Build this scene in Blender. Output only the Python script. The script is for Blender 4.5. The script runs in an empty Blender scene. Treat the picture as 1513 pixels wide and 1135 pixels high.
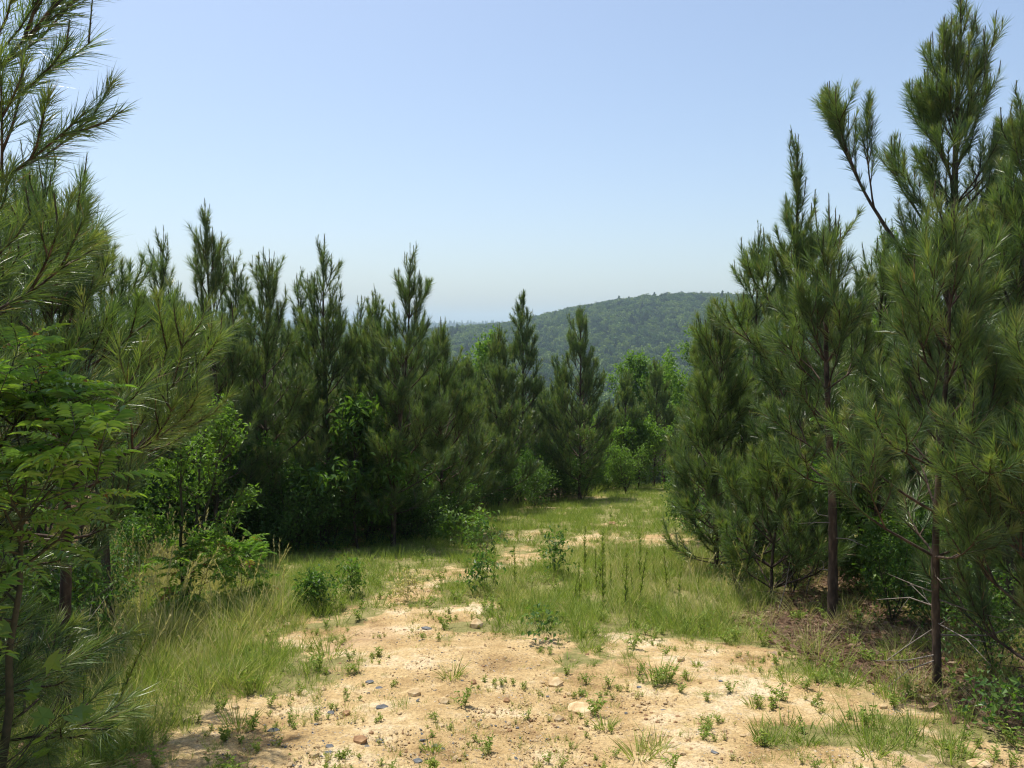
import bpy, math, numpy as np
from mathutils import Vector
SC = bpy.context.scene
COL = SC.collection
R = math.radians

# ------------------------------------------------------------------ camera
FPX, CX, CY, HOR = 1187.0, 756.5, 567.5, 490.0      # photo pixels
CAMZ = 1.65
PITCH = math.atan((CY - HOR) / FPX)
cam_d = bpy.data.cameras.new('camera'); cam = bpy.data.objects.new('camera', cam_d); COL.objects.link(cam)
cam.location = (0, 0, CAMZ); cam.rotation_euler = (R(90) - PITCH, 0, 0)
cam_d.sensor_width = 36; cam_d.lens = 36 * FPX / 1513
cam_d.clip_start = 0.05; cam_d.clip_end = 20000
SC.camera = cam

# ------------------------------------------------------------------ light
SUN_EL, SUN_AZ = 69.0, -38.0        # azimuth measured clockwise from straight ahead (+Y)
w = bpy.data.worlds.new('World'); SC.world = w; w.use_nodes = True
nt = w.node_tree; nt.nodes.clear()
sky = nt.nodes.new('ShaderNodeTexSky'); sky.sky_type = 'NISHITA'; sky.sun_disc = False
sky.sun_elevation = R(SUN_EL); sky.sun_rotation = R(SUN_AZ); sky.altitude = 200
sky.air_density = 1.0; sky.dust_density = 2.3; sky.ozone_density = 1.0
bg = nt.nodes.new('ShaderNodeBackground'); bg.inputs[1].default_value = 0.128
wo = nt.nodes.new('ShaderNodeOutputWorld')
nt.links.new(sky.outputs[0], bg.inputs[0]); nt.links.new(bg.outputs[0], wo.inputs[0])
sd = bpy.data.lights.new('sun', 'SUN'); sun = bpy.data.objects.new('sun', sd); COL.objects.link(sun)
sd.energy = 4.6; sd.angle = R(0.53); sd.color = (1.0, 0.95, 0.86)
az, el = R(SUN_AZ), R(SUN_EL)
sdir = Vector((math.sin(az) * math.cos(el), math.cos(az) * math.cos(el), math.sin(el)))
sun.rotation_euler = sdir.to_track_quat('Z', 'Y').to_euler(); sun.location = (0, 0, 60)
SC.view_settings.view_transform = 'Standard'; SC.view_settings.look = 'None'
SC.view_settings.exposure = 0.44; SC.view_settings.gamma = 1.0; SC.view_settings.use_curve_mapping = False
SC.cycles.max_bounces = 6; SC.cycles.diffuse_bounces = 4; SC.cycles.glossy_bounces = 2
SC.cycles.transmission_bounces = 3; SC.cycles.volume_bounces = 1; SC.cycles.transparent_max_bounces = 8
SC.cycles.caustics_reflective = False; SC.cycles.caustics_refractive = False
SC.cycles.use_denoising = True; SC.cycles.filter_width = 1.2

# ------------------------------------------------------------------ noise + terrain height
def _hash(ix, iy, s):
    h = np.sin(ix * 127.1 + iy * 311.7 + s * 74.7) * 43758.5453
    return h - np.floor(h)
def vnoise(x, y, s=0):
    x = np.asarray(x, float); y = np.asarray(y, float)
    ix, iy = np.floor(x), np.floor(y); fx, fy = x - ix, y - iy
    fx = fx * fx * (3 - 2 * fx); fy = fy * fy * (3 - 2 * fy)
    a, b, c, d = _hash(ix, iy, s), _hash(ix + 1, iy, s), _hash(ix, iy + 1, s), _hash(ix + 1, iy + 1, s)
    return (a * (1 - fx) + b * fx) * (1 - fy) + (c * (1 - fx) + d * fx) * fy
def fbm(x, y, s=0, o=4):
    t, a, n = 0, 1, 0
    for k in range(o):
        t = t + a * vnoise(x * 2**k, y * 2**k, s + k); n += a; a *= .5
    return t / n
def sstep(a, b, x):
    t = np.clip((np.asarray(x, float) - a) / (b - a), 0, 1); return t * t * (3 - 2 * t)
def height(x, y):
    x = np.asarray(x, float); y = np.asarray(y, float)
    yy = np.maximum(y, -12)
    ys = [-12, 0, 34, 60, 110, 200, 350, 560, 2000, 9000]
    zs = [1.8, 0, -5.1, -10.5, -22, -38, -50, -52, -30, -24]
    z = np.interp(yy, ys, zs)
    # far hill
    ridge = np.interp(x, [-700, -400, -200, -112, -6, 43, 91, 140, 188, 236, 285, 330, 420, 600, 900],
                      [-30, -24, -18, -16, -7, 4, 15, 24, 31, 34, 33, 30, 18, -4, -25])
    prof = sstep(560, 1120, y) * (1 - sstep(1180, 1750, y))
    z = z + (ridge + 50) * prof
    # farther low ridge and rolling land
    z = z + sstep(2300, 4200, y) * (38 + 16 * (fbm(x / 900, y / 3000, 9) - .5)) * (1 - sstep(4600, 7000, y))
    z = z + sstep(100, 500, np.hypot(x, y)) * (1 - prof) * 9 * (fbm(x / 120, y / 120, 5) - .5)
    near = np.exp(-(np.maximum(np.hypot(x, y) - 40, 0) / 60) ** 2)
    z = z + near * ((fbm(x / 3.5, y / 3.5, 1, 3) - .5) * .22 + (fbm(x / .6, y / .6, 3, 4) - .5) * .065)
    # the verge under the right-hand pines stands a little above the track
    z = z + near * .12 * sstep(0.3, 1.6, x - (3.9 - 0.09 * y)) * sstep(2, 5, y)
    return z
def G(px, py, lift=0.0):
    """photo pixel -> point on the ground"""
    dx, dy, dz = (px - CX) / FPX, 1.0, (HOR - py) / FPX
    # camera is pitched by a few degrees only: rotate the ray properly
    v = (px - CX) / FPX; u = (CY - py) / FPX
    c, s = math.cos(PITCH), math.sin(PITCH)
    dx, dy, dz = v, c + u * s, -s + u * c
    t = 1.0
    for k in range(4000):
        t += 0.02 + t * .002
        if CAMZ + dz * t < float(height(dx * t, dy * t)): break
        if t > 90: break
    return np.array([dx * t, dy * t, float(height(dx * t, dy * t)) + lift])
def ztop(px, py, Y):
    """height above sea of the photo pixel at distance Y"""
    u = (CY - py) / FPX; c, s = math.cos(PITCH), math.sin(PITCH)
    return CAMZ + Y * (-s + u * c) / (c + u * s)
def xat(px, Y): return (px - CX) / FPX * Y

# ------------------------------------------------------------------ materials
def mat(name, build):
    m = bpy.data.materials.new(name); m.use_nodes = True
    n = m.node_tree; n.nodes.clear(); build(n, n.nodes.new('ShaderNodeOutputMaterial')); return m
def nd(n, t, **k):
    x = n.nodes.new(t)
    for a, v in k.items(): setattr(x, a, v)
    return x
def ramp(n, stops):
    r = nd(n, 'ShaderNodeValToRGB'); e = r.color_ramp.elements
    while len(e) < len(stops): e.new(.5)
    for i, (p, c) in enumerate(stops): e[i].position = p; e[i].color = (*c, 1)
    return r
def leaf_mat(name, stops, rough=.45, trans=.35, tcol=(1.3, 1.5, .5), spec=.4, attr='tint'):
    def b(n, out):
        a = nd(n, 'ShaderNodeAttribute', attribute_name=attr)
        r = ramp(n, stops); n.links.new(a.outputs['Fac'], r.inputs[0])
        p = nd(n, 'ShaderNodeBsdfPrincipled'); p.inputs['Roughness'].default_value = rough
        p.inputs['Specular IOR Level'].default_value = spec
        n.links.new(r.outputs[0], p.inputs['Base Color'])
        t = nd(n, 'ShaderNodeBsdfTranslucent')
        mm = nd(n, 'ShaderNodeMix', data_type='RGBA', blend_type='MULTIPLY'); mm.inputs[0].default_value = 1
        n.links.new(r.outputs[0], mm.inputs[6]); mm.inputs[7].default_value = (*tcol, 1)
        n.links.new(mm.outputs[2], t.inputs[0])
        x = nd(n, 'ShaderNodeMixShader'); x.inputs[0].default_value = trans
        n.links.new(p.outputs[0], x.inputs[1]); n.links.new(t.outputs[0], x.inputs[2])
        n.links.new(x.outputs[0], out.inputs[0])
    return mat(name, b)
def noisy_mat(name, stops, scale=8, rough=.85, bump=.3, stretch=(1, 1, 1), detail=6, dist=.01):
    def b(n, out):
        tc = nd(n, 'ShaderNodeTexCoord'); mp = nd(n, 'ShaderNodeMapping'); mp.inputs['Scale'].default_value = stretch
        n.links.new(tc.outputs['Object'], mp.inputs[0])
        no = nd(n, 'ShaderNodeTexNoise'); no.inputs['Scale'].default_value = scale; no.inputs['Detail'].default_value = detail
        n.links.new(mp.outputs[0], no.inputs['Vector'])
        r = ramp(n, stops); n.links.new(no.outputs[0], r.inputs[0])
        p = nd(n, 'ShaderNodeBsdfPrincipled'); p.inputs['Roughness'].default_value = rough
        p.inputs['Specular IOR Level'].default_value = .25
        bu = nd(n, 'ShaderNodeBump'); bu.inputs['Strength'].default_value = bump; bu.inputs['Distance'].default_value = dist
        n.links.new(no.outputs[0], bu.inputs['Height']); n.links.new(bu.outputs[0], p.inputs['Normal'])
        n.links.new(r.outputs[0], p.inputs['Base Color']); n.links.new(p.outputs[0], out.inputs[0])
    return mat(name, b)
M = {}
M['needle'] = leaf_mat('pine_needles', [(0, (.042, .080, .039)), (.45, (.092, .146, .056)), (.85, (.205, .275, .080)), (1, (.28, .20, .11))], rough=.36, trans=.29, spec=.5)
M['leaf'] = leaf_mat('broad_leaves', [(0, (.042, .100, .028)), (.5, (.078, .155, .036)), (1, (.160, .240, .050))], rough=.42, trans=.42)
M['leaf_bright'] = leaf_mat('light_broad_leaves', [(0, (.07, .13, .03)), (.5, (.12, .21, .04)), (1, (.19, .28, .06))], rough=.5, trans=.45)
M['sumac'] = leaf_mat('sumac_leaves', [(0, (.06, .14, .04)), (.6, (.15, .26, .05)), (.9, (.24, .34, .06)), (.97, (.24, .34, .06)), (1, (.25, .12, .05))], rough=.36, trans=.40, spec=.5)
M['grass'] = leaf_mat('grass_blades', [(0, (.12, .20, .036)), (.35, (.27, .345, .066)), (.65, (.40, .40, .13)), (1, (.58, .49, .28))], rough=.55, trans=.35, tcol=(1.2, 1.3, .7), spec=.3)
M['bark'] = noisy_mat('pine_bark', [(.3, (.025, .019, .015)), (.52, (.075, .052, .038)), (.72, (.17, .12, .085))], 22, .9, .8, (1, 1, .35))
M['twig'] = noisy_mat('dead_twig', [(.3, (.12, .10, .085)), (.7, (.30, .26, .22))], 30, .9, .4)
M['stem'] = noisy_mat('green_stem', [(.3, (.035, .04, .02)), (.7, (.085, .075, .045))], 30, .7, .2)
M['slate'] = noisy_mat('slate_stone', [(.3, (.07, .075, .08)), (.55, (.14, .148, .155)), (.8, (.29, .28, .26))], 18, .85, .6)
M['buff'] = noisy_mat('buff_stone', [(.3, (.30, .19, .09)), (.5, (.50, .37, .20)), (.75, (.66, .54, .36))], 14, .85, .6)
M['brown'] = noisy_mat('brown_stone', [(.3, (.14, .075, .04)), (.55, (.34, .20, .10)), (.8, (.5, .36, .2))], 14, .85, .6)

# ------------------------------------------------------------------ mesh builders
class MB:
    def __init__(s): s.v, s.f, s.t, s.n = [], [], [], 0
    def add(s, v, f, t=0.0):
        v = np.asarray(v, np.float32).reshape(-1, 3); f = np.asarray(f, np.int64).reshape(-1, 3)
        if not len(v): return
        s.v.append(v); s.f.append(f + s.n); s.n += len(v)
        s.t.append(np.broadcast_to(np.asarray(t, np.float32), (len(v),)).copy())
    def join(s, o):
        if o.n:
            s.add(np.concatenate(o.v), np.concatenate(o.f), np.concatenate(o.t))
    def mesh(s, name, m, smooth=False, attrs=None):
        me = bpy.data.meshes.new(name)
        if s.n:
            v = np.concatenate(s.v); f = np.concatenate(s.f)
            me.vertices.add(len(v)); me.vertices.foreach_set('co', v.ravel())
            me.loops.add(len(f) * 3); me.loops.foreach_set('vertex_index', f.ravel().astype(np.int32))
            me.polygons.add(len(f)); me.polygons.foreach_set('loop_start', np.arange(0, len(f) * 3, 3, dtype=np.int32))
            me.polygons.foreach_set('use_smooth', np.full(len(f), smooth))
            a = me.attributes.new('tint', 'FLOAT', 'POINT'); a.data.foreach_set('value', np.concatenate(s.t))
            for k, arr in (attrs or {}).items():
                a = me.attributes.new(k, 'FLOAT', 'POINT'); a.data.foreach_set('value', np.asarray(arr, np.float32))
            me.update(calc_edges=True)
        me.materials.append(m); return me
def obj(name, me, parent=None, loc=None):
    o = bpy.data.objects.new(name, me); COL.objects.link(o)
    if parent is not None: o.parent = parent
    if loc is not None: o.location = loc
    return o
def thing(name, label, cat, loc, rz=0, group=None, me=None, scale=1):
    o = bpy.data.objects.new(name, me); COL.objects.link(o)
    o.location = [float(c) for c in loc]; o.rotation_euler = (0, 0, rz); o.scale = (scale,) * 3
    o['label'] = label; o['category'] = cat; o['kind'] = 'thing'
    if group: o['group'] = group
    return o
def dup(root, label, loc, rz=0, scale=1, group=None):
    r = root.copy(); COL.objects.link(r); r.location = [float(c) for c in loc]; r.rotation_euler = (0, 0, rz)
    r.scale = (scale,) * 3 if np.isscalar(scale) else scale; r['label'] = label
    if group: r['group'] = group
    elif 'group' in r: del r['group']
    for ch in list(root.children):
        c = ch.copy(); COL.objects.link(c); c.parent = r
        for g in ch.children:
            d = g.copy(); COL.objects.link(d); d.parent = c
    return r
def unit(v):
    v = np.asarray(v, float); return v / np.maximum(np.linalg.norm(v, axis=-1, keepdims=True), 1e-9)
def tube(mb, P, rad, k=5, tint=0.0, cap=True):
    P = np.asarray(P, float); n = len(P); rad = np.broadcast_to(np.asarray(rad, float), (n,))
    T = unit(np.gradient(P, axis=0)); ref = np.array([.31, .95, .05]) if abs(T[0][2]) > .7 else np.array([0, 0, 1.])
    A = unit(np.cross(T, ref)); B = np.cross(T, A)
    an = np.arange(k) * 2 * math.pi / k
    V = P[:, None] + rad[:, None, None] * (A[:, None] * np.cos(an)[None, :, None] + B[:, None] * np.sin(an)[None, :, None])
    i = np.arange(n - 1)[:, None] * k; j = np.arange(k)[None]; j2 = (j + 1) % k
    a, b, c, d = i + j, i + j2, i + k + j2, i + k + j
    F = np.concatenate([np.stack([a, b, c], -1).reshape(-1, 3), np.stack([a, c, d], -1).reshape(-1, 3)])
    mb.add(V.reshape(-1, 3), F, tint)
def blades(mb, P, D, L, W, rng, bend=None, tint=0.0, mid=True):
    """many thin tapered blades at once: P base, D unit direction, L length, W width, bend = offset of tip"""
    n = len(P)
    if n == 0: return
    L = np.broadcast_to(L, (n,))[:, None]; W = np.broadcast_to(W, (n,))[:, None]
    r = rng.normal(size=(n, 3)); S = unit(np.cross(D, r)) * W * .5
    if bend is None: bend = np.zeros((n, 3))
    tip = P + D * L + bend
    tint = np.broadcast_to(np.asarray(tint, float), (n,))
    if mid:
        m = P + D * L * .5 + bend * .25
        V = np.stack([P - S * .8, P + S * .8, m - S, m + S, tip], 1)
        F = np.array([[0, 1, 3], [0, 3, 2], [2, 3, 4]]); q = 5
    else:
        V = np.stack([P - S, P + S, tip], 1); F = np.array([[0, 1, 2]]); q = 3
    F = (F[None] + (np.arange(n) * q)[:, None, None]).reshape(-1, 3)
    mb.add(V.reshape(-1, 3), F, np.repeat(tint, q))
def leaves(mb, P, D, N, L, W, tint=0.0, fold=.15, droop=.12, lobes=False, lite=False):
    n = len(P)
    if n == 0: return
    D = unit(D); S = unit(np.cross(D, N)); U = np.cross(S, D)
    L = np.broadcast_to(L, (n,))[:, None, None]; W = np.broadcast_to(W, (n,))[:, None, None]
    D, S, U, P_ = D[:, None], S[:, None], U[:, None], P[:, None]
    if lobes:   # maple-like outline
        q = np.array([[0, 0, 0], [.18, .5, .03], [.32, .30, .05], [.62, .52, .0], [.62, .2, .02], [1, 0, -.12], [.62, -.2, .02], [.62, -.52, 0], [.32, -.3, .05], [.18, -.5, .03], [.42, 0, -.04]])
        F = np.array([[10, i, i + 1] for i in range(0, 9)] + [[10, 9, 0]])
    elif lite:
        q = np.array([[0, 0, 0], [.42, .46, fold], [1, 0, -droop], [.42, -.46, fold]]); F = np.array([[0, 1, 2], [0, 2, 3]])
    else:
        q = np.array([[0, 0, 0], [.3, .42, fold * .8], [.65, .36, fold * .5], [1, 0, -droop], [.65, -.36, fold * .5], [.3, -.42, fold * .8], [.5, 0, -.02]])
        F = np.array([[6, 0, 1], [6, 1, 2], [6, 2, 3], [6, 3, 4], [6, 4, 5], [6, 5, 0]])
    V = P_ + D * L * q[None, :, 0:1] + S * W * q[None, :, 1:2] + U * L * q[None, :, 2:3]
    m = len(q); F = (F[None] + (np.arange(n) * m)[:, None, None]).reshape(-1, 3)
    mb.add(V.reshape(-1, 3), F, np.repeat(np.broadcast_to(np.asarray(tint, float), (n,)), m))

# ------------------------------------------------------------------ pines
class Pine:
    """needle shoots collected while the limbs grow, meshed all at once"""
    def __init__(s, rng, nl=.16, nw=.003, per=170, mid=True, young=.35):
        s.rng, s.nl, s.nw, s.per, s.mid, s.young = rng, nl, nw, per, mid, young
        s.branches = []                     # (wood MB, needle MB)
    def needles(s, mb, P, fresh=0.0, dens=1.0, nl=None):
        """P: shoot polyline, base to tip"""
        rng = s.rng; P = np.asarray(P, float); seg = np.linalg.norm(np.diff(P, axis=0), axis=1)
        cum = np.concatenate([[0], np.cumsum(seg)]); tot = cum[-1]
        n = max(6, int(s.per * dens * tot / .3))
        t = rng.random(n) ** .8
        t = .12 + .88 * (np.round(t * 9 + rng.uniform(-.28, .28, n)) / 9.4).clip(0, 1) if s.mid else t
        q = t * tot
        pos = np.stack([np.interp(q, cum, P[:, k]) for k in range(3)], 1)
        T = unit(np.gradient(P, axis=0)); ax = unit(np.stack([np.interp(q, cum, T[:, k]) for k in range(3)], 1))
        r = rng.normal(size=(n, 3)); rad = unit(r - (r * ax).sum(1, keepdims=True) * ax)
        th = np.radians(np.where(t > .86, rng.uniform(6, 26, n), rng.uniform(20, 46, n)))[:, None]
        D = unit(ax * np.cos(th) + rad * np.sin(th) + rng.normal(size=(n, 3)) * .05)
        L = (nl or s.nl) * rng.uniform(.7, 1.1, n) * np.where(fresh > .8, .62, 1)
        bend = (ax * .10 + np.array([0, 0, -.16]) + rng.normal(size=(n, 3)) * .06) * L[:, None]
        tint = np.clip(.16 + .5 * fresh + .28 * t + rng.normal(0, .15, n) + rng.normal(0, .12), 0, .9)
        brown = rng.random(n) < .02; tint[brown] = 1.0
        blades(mb, pos, D, L, s.nw * rng.uniform(.8, 1.25, n), rng, bend, tint, s.mid)
    def candle(s, mb, wood, p, ln):
        rng = s.rng; d = unit(np.array([rng.normal(0, .07), rng.normal(0, .07), 1]))
        tube(wood, [p, p + d * ln], [.006, .0035], 4)
        n = int(60 * ln / .15 * s.per / 170); t = rng.random(n)[:, None]
        r = rng.normal(size=(n, 3)); D = unit(d + .35 * r)
        blades(mb, p + d * ln * t, D, .035 * rng.uniform(.7, 1.3, n), s.nw * .9, rng, None, rng.uniform(.45, .95, n), False)
    def limb(s, p, azi, elev, ln, rise=25, r0=None, order=0, vigor=1.0, wood=None, ndl=None, bare=.35, fresh=.25, gap=.19):
        rng = s.rng; top = wood is None
        if top: wood, ndl = MB(), MB()
        n = max(4, int(ln / .14) + 2); e = elev; a = azi; P = [np.array(p, float)]
        for i in range(n - 1):
            f = i / (n - 1); ee = math.radians(e + rise * f * f + rng.normal(0, 3)); aa = a + rng.normal(0, .06)
            P.append(P[-1] + ln / (n - 1) * np.array([math.cos(aa) * math.cos(ee), math.sin(aa) * math.cos(ee), math.sin(ee)]))
        P = np.array(P); r0 = r0 or (.0045 + .0085 * ln)
        Q = P if s.mid else P[::2] if n % 2 else np.concatenate([P[:-1:2], P[-1:]])
        tube(wood, Q, np.linspace(r0, .0035, len(Q)), (5 if s.mid else 4) if order == 0 else 3)
        cum = np.linspace(0, 1, n)
        at = lambda t: np.array([np.interp(t, cum, P[:, k]) for k in range(3)])
        # needles on the outer part of this limb
        t0 = max(0.0, 1 - max(.36 / ln, .45)) if order else max(bare, 1 - max(.5, .38 / ln))
        ts = np.linspace(t0, 1, 5); s.needles(ndl, np.array([at(t) for t in ts]), fresh if rng.random() < .8 else 1.0)
        if rng.random() < .25: s.needles(ndl, np.array([at(1), at(1) + (at(1) - at(.9)) / np.linalg.norm(at(1) - at(.9)) * .07]), 1.0, 2.2)
        if vigor > .75 and rng.random() < (vigor - .6): s.candle(ndl, wood, at(1), rng.uniform(.08, .2))
        # side shoots
        if order < 2 and ln > .34:
            t = bare + rng.uniform(0, .1); side = 1
            while t < .97:
                l2 = (1 - t) * ln * rng.uniform(.4, .8) + rng.uniform(.10, .24)
                if order == 1: l2 = min(l2, .32)
                l2 = min(l2, .8 * ln)
                for sg in ((side, -side) if rng.random() < .35 else (side,)):
                    ed = math.degrees(math.atan2(P[-1][2] - P[0][2], np.hypot(*(P[-1] - P[0])[:2])))
                    a2 = azi + sg * math.radians(rng.uniform(32, 58))
                    s.limb(at(t), a2, ed * .8 + rng.uniform(-4, 24), l2, rise + 8, None, order + 1, vigor, wood, ndl, .25, fresh, gap)
                side = -side; t += gap / ln * rng.uniform(.7, 1.3)
        if top: s.branches.append((wood, ndl))
        return wood, ndl
    def grow(s, H, base=.2, Rm=1.3, lean=(0, 0), r0=None, step=.3, n_w=(3, 5), twigs=4, droop=0, bow=0, bare=.35, shape=.75, low_short=.5):
        rng = s.rng; n = 14; z = np.linspace(0, 1, n)
        ph = rng.uniform(0, 6.28)
        X = lean[0] * z ** 1.4 + bow * np.sin(z * math.pi) + .025 * np.sin(z * 7 + ph); Y = lean[1] * z ** 1.4 + .025 * np.cos(z * 6 + ph)
        X -= X[0]; Y -= Y[0]
        P = np.stack([X, Y, z * H], 1); r0 = r0 or .0095 * H
        s.trunk = MB(); zz_ = np.linspace(0, 1, 46); PP = np.stack([np.interp(zz_, z, P[:, q]) for q in range(3)], 1) if s.mid else P
        rr = r0 * (1 - (zz_ if s.mid else z)) ** .85 + .005; rr[0] *= 1.25; rr = rr * rng.uniform(.92, 1.08, len(rr)); tube(s.trunk, PP, rr, 10 if s.mid else 8)
        at = lambda t: np.array([np.interp(t, z, P[:, k]) for k in range(3)])
        zz = base * H; a0 = rng.uniform(0, 6.28)
        while zz < H - .12:
            f = (zz - base * H) / (H - base * H)      # 0 low .. 1 top
            prof = (1 - f) ** shape * (1 if f > .25 else low_short + (1 - low_short) * f / .25)
            k = rng.integers(n_w[0], n_w[1] + (1 if f < .6 else 0))
            for i in range(k):
                azi = a0 + i * 2 * math.pi / k + rng.uniform(-.45, .45)
                ln = max(.22, Rm * prof * rng.uniform(.6, 1.18) + .14)
                elev = 22 + 48 * f ** .9 + rng.uniform(-9, 10) - droop * (1 - f)
                s.limb(at(zz / H), azi, elev, ln, 20 + 24 * (1 - f), None, 0, f * .9 + .18, bare=bare if ln > .5 else .12, fresh=.15 + .45 * f)
            a0 += rng.uniform(.5, 1.8); zz += step * rng.uniform(.75, 1.25) * (.92 + .3 * f)
        # leader
        wd, nd_ = MB(), MB()
        s.needles(nd_, [at(1 - .42 / H), at(1 - .2 / H), at(1)], .5, 1.3, s.nl * .7)
        for i in range(4):
            a = rng.uniform(0, 6.28); q = at(1 - rng.uniform(.02, .3) / H)
            d = np.array([math.cos(a) * .35, math.sin(a) * .35, 1.]); d /= np.linalg.norm(d); l = rng.uniform(.16, .34)
            tube(wd, [q, q + d * l], [.006, .004], 4); s.needles(nd_, [q, q + d * l * .6, q + d * l], .6, 1, s.nl * .75)
            s.candle(nd_, wd, q + d * l, rng.uniform(.06, .16))
        s.candle(nd_, wd, at(1), rng.uniform(.2, .34)); s.branches.append((wd, nd_))
        for i in range(twigs):                      # dead lower twigs, bare
            q = at(rng.uniform(.06, base + .02)); a = rng.uniform(0, 6.28); l = rng.uniform(.2, .6)
            d = np.array([math.cos(a), math.sin(a), rng.uniform(-.25, .35)]); w_ = MB()
            k = np.array([q, q + d * l * .5 + rng.normal(0, .02, 3), q + d * l + rng.normal(0, .04, 3)])
            tube(w_, k, [.006, .004, .0015], 4)
            k2 = k[1]; d2 = unit(d + rng.normal(0, .5, 3)); tube(w_, [k2, k2 + d2 * l * .35], [.003, .001], 3)
            s.branches.append((w_, None))
        return s
def emit_hero(p, label, loc, rz=0, name='pine_tree', group=None, leadlabel=None):
    t = thing(name, label, 'pine tree', loc, rz, group)
    obj('trunk', p.trunk.mesh('trunk', M['bark'], True), t)
    for wd, nl in p.branches:
        b = obj('branch' if nl else 'dead_twig', wd.mesh('branch', M['bark'] if nl else M['twig'], True), t)
        if nl and nl.n: obj('needles', nl.mesh('needles', M['needle']), b)
    return t
def emit_merged(p, label, loc, rz=0, name='pine_tree', group=None, scale=1):
    t = thing(name, label, 'pine tree', loc, rz, group, scale=scale)
    obj('trunk', p.trunk.mesh('trunk', M['bark'], True), t)
    wd, nl = MB(), MB()
    for a, b in p.branches:
        wd.join(a)
        if b: nl.join(b)
    obj('branches', wd.mesh('branches', M['bark'], True), t)
    obj('crown', nl.mesh('crown', M['needle']), t)
    return t

# ------------------------------------------------------------------ broadleaf trees and bushes
def gen_broad(rng, H, Rm, n_leaf=4000, leaf=.09, wid=.5, base=.15, kind='simple', clump=.22, tint=(.2, .8), stems=1, lobes=False, hang=.2, lite=True):
    wood, fol = MB(), MB(); tips = []; ws = min(1, H / 1.5)
    for s_ in range(stems):
        a = rng.uniform(0, 6.28); sp = 0 if stems == 1 else Rm * .5
        P = [np.array([0, 0, 0.])]; n = 8
        for i in range(n): P.append(P[-1] + np.array([math.cos(a) * sp / n + rng.normal(0, .02 * H / n * 3), math.sin(a) * sp / n + rng.normal(0, .02 * H / n * 3), H * .95 / n * rng.uniform(.85, 1.05)]))
        P = np.array(P); r0 = (.009 * H + .004) * ws; tube(wood, P, np.linspace(r0, .004 * ws, n + 1), 7)
        nb = max(8, int(16 * H ** .5 / stems ** .5))
        for i in range(nb):
            t = base + (1 - base) * (i + rng.random()) / nb; q = np.array([np.interp(t, np.linspace(0, 1, n + 1), P[:, k]) for k in range(3)])
            f = (t - base) / (1 - base); ln = Rm * (.55 + .6 * math.sin(math.pi * min(1, f * .9 + .12))) * (1 - .45 * f) * rng.uniform(.7, 1.15)
            az_, e_ = rng.uniform(0, 6.28), math.radians(rng.uniform(5, 45) + 35 * f)
            d = np.array([math.cos(az_) * math.cos(e_), math.sin(az_) * math.cos(e_), math.sin(e_)])
            B = np.array([q, q + d * ln * .5 + rng.normal(0, .04, 3) * ln, q + d * ln + np.array([0, 0, .1 * ln])])
            tube(wood, B, [(.004 + .006 * ln) * ws, (.003 + .003 * ln) * ws, .002 * ws], 4)
            for j in range(max(3, int(5 * ln / .5))):
                u = rng.uniform(.25, 1); b = B[0] * (1 - u) ** 2 + 2 * u * (1 - u) * B[1] + u * u * B[2]
                dd = unit(d + rng.normal(0, .7, 3)); l3 = rng.uniform(.3, .6) * clump * 1.8
                tube(wood, [b, b + dd * l3], [.003 * ws, .0015 * ws], 3); tips.append((b, b + dd * l3))
            tips.append((B[1], B[2]))
    T0 = np.array([t[0] for t in tips]); T1 = np.array([t[1] for t in tips])
    if kind == 'simple':
        i = rng.integers(0, len(tips), n_leaf); u = rng.random(n_leaf)[:, None] ** .6
        P = T0[i] * (1 - u) + T1[i] * u + rng.normal(0, clump * .28, (n_leaf, 3))
        D = unit((T1 - T0)[i] * 1.2 / clump * .3 + rng.normal(0, .8, (n_leaf, 3)) - np.array([0, 0, hang]))
        N = unit(np.array([0, 0, 1.]) + rng.normal(0, .45, (n_leaf, 3)))
        L = leaf * rng.uniform(.6, 1.2, n_leaf)
        leaves(fol, P, D, N, L, L * wid, np.clip(rng.uniform(tint[0], tint[1], n_leaf) + .1 * u[:, 0], 0, 1), lobes=lobes, lite=lite)
    else:           # compound leaves: a rachis with paired leaflets
        nc = n_leaf
        for c in range(nc):
            k = rng.integers(0, len(tips)); u = rng.random() ** .5; p = T0[k] * (1 - u) + T1[k] * u
            az_ = rng.uniform(0, 6.28); e_ = rng.uniform(-.1, .6); l = leaf * rng.uniform(.7, 1.15)
            d = unit(.7 * unit(T1[k] - T0[k]) + np.array([math.cos(az_), math.sin(az_), e_])); side = unit(np.cross(d, [0, 0, 1.])); up = np.cross(side, d)
            m = 7; tt = np.linspace(.25, 1, m); Q = p + d * l * tt[:, None] + np.array([0, 0, -1.]) * (.3 * l * tt[:, None] ** 2)
            tube(wood, [p, Q[m // 2], Q[-1]], [.0018, .0014, .001], 3)
            tn = rng.uniform(*tint)
            if rng.random() < .04 and n_leaf < 120: tn = 1.0
            for sg in (1, -1):
                DD = unit(side * sg + d * .45 - np.array([0, 0, .25]) + rng.normal(0, .1, (m, 3)))
                NN = unit(up + rng.normal(0, .2, (m, 3)) + side * sg * .25)
                LL = l * .36 * (1 - .35 * np.abs(tt - .55)) * rng.uniform(.85, 1.1, m)
                leaves(fol, Q, DD, NN, LL, LL * wid, np.clip(tn + rng.normal(0, .06, m), 0, 1), lite=n_leaf < 120)
            leaves(fol, Q[-1:], d[None] - np.array([[0, 0, .5]]), up[None], np.array([l * .36]), l * .36 * wid, tn)
    return wood, fol
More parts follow.
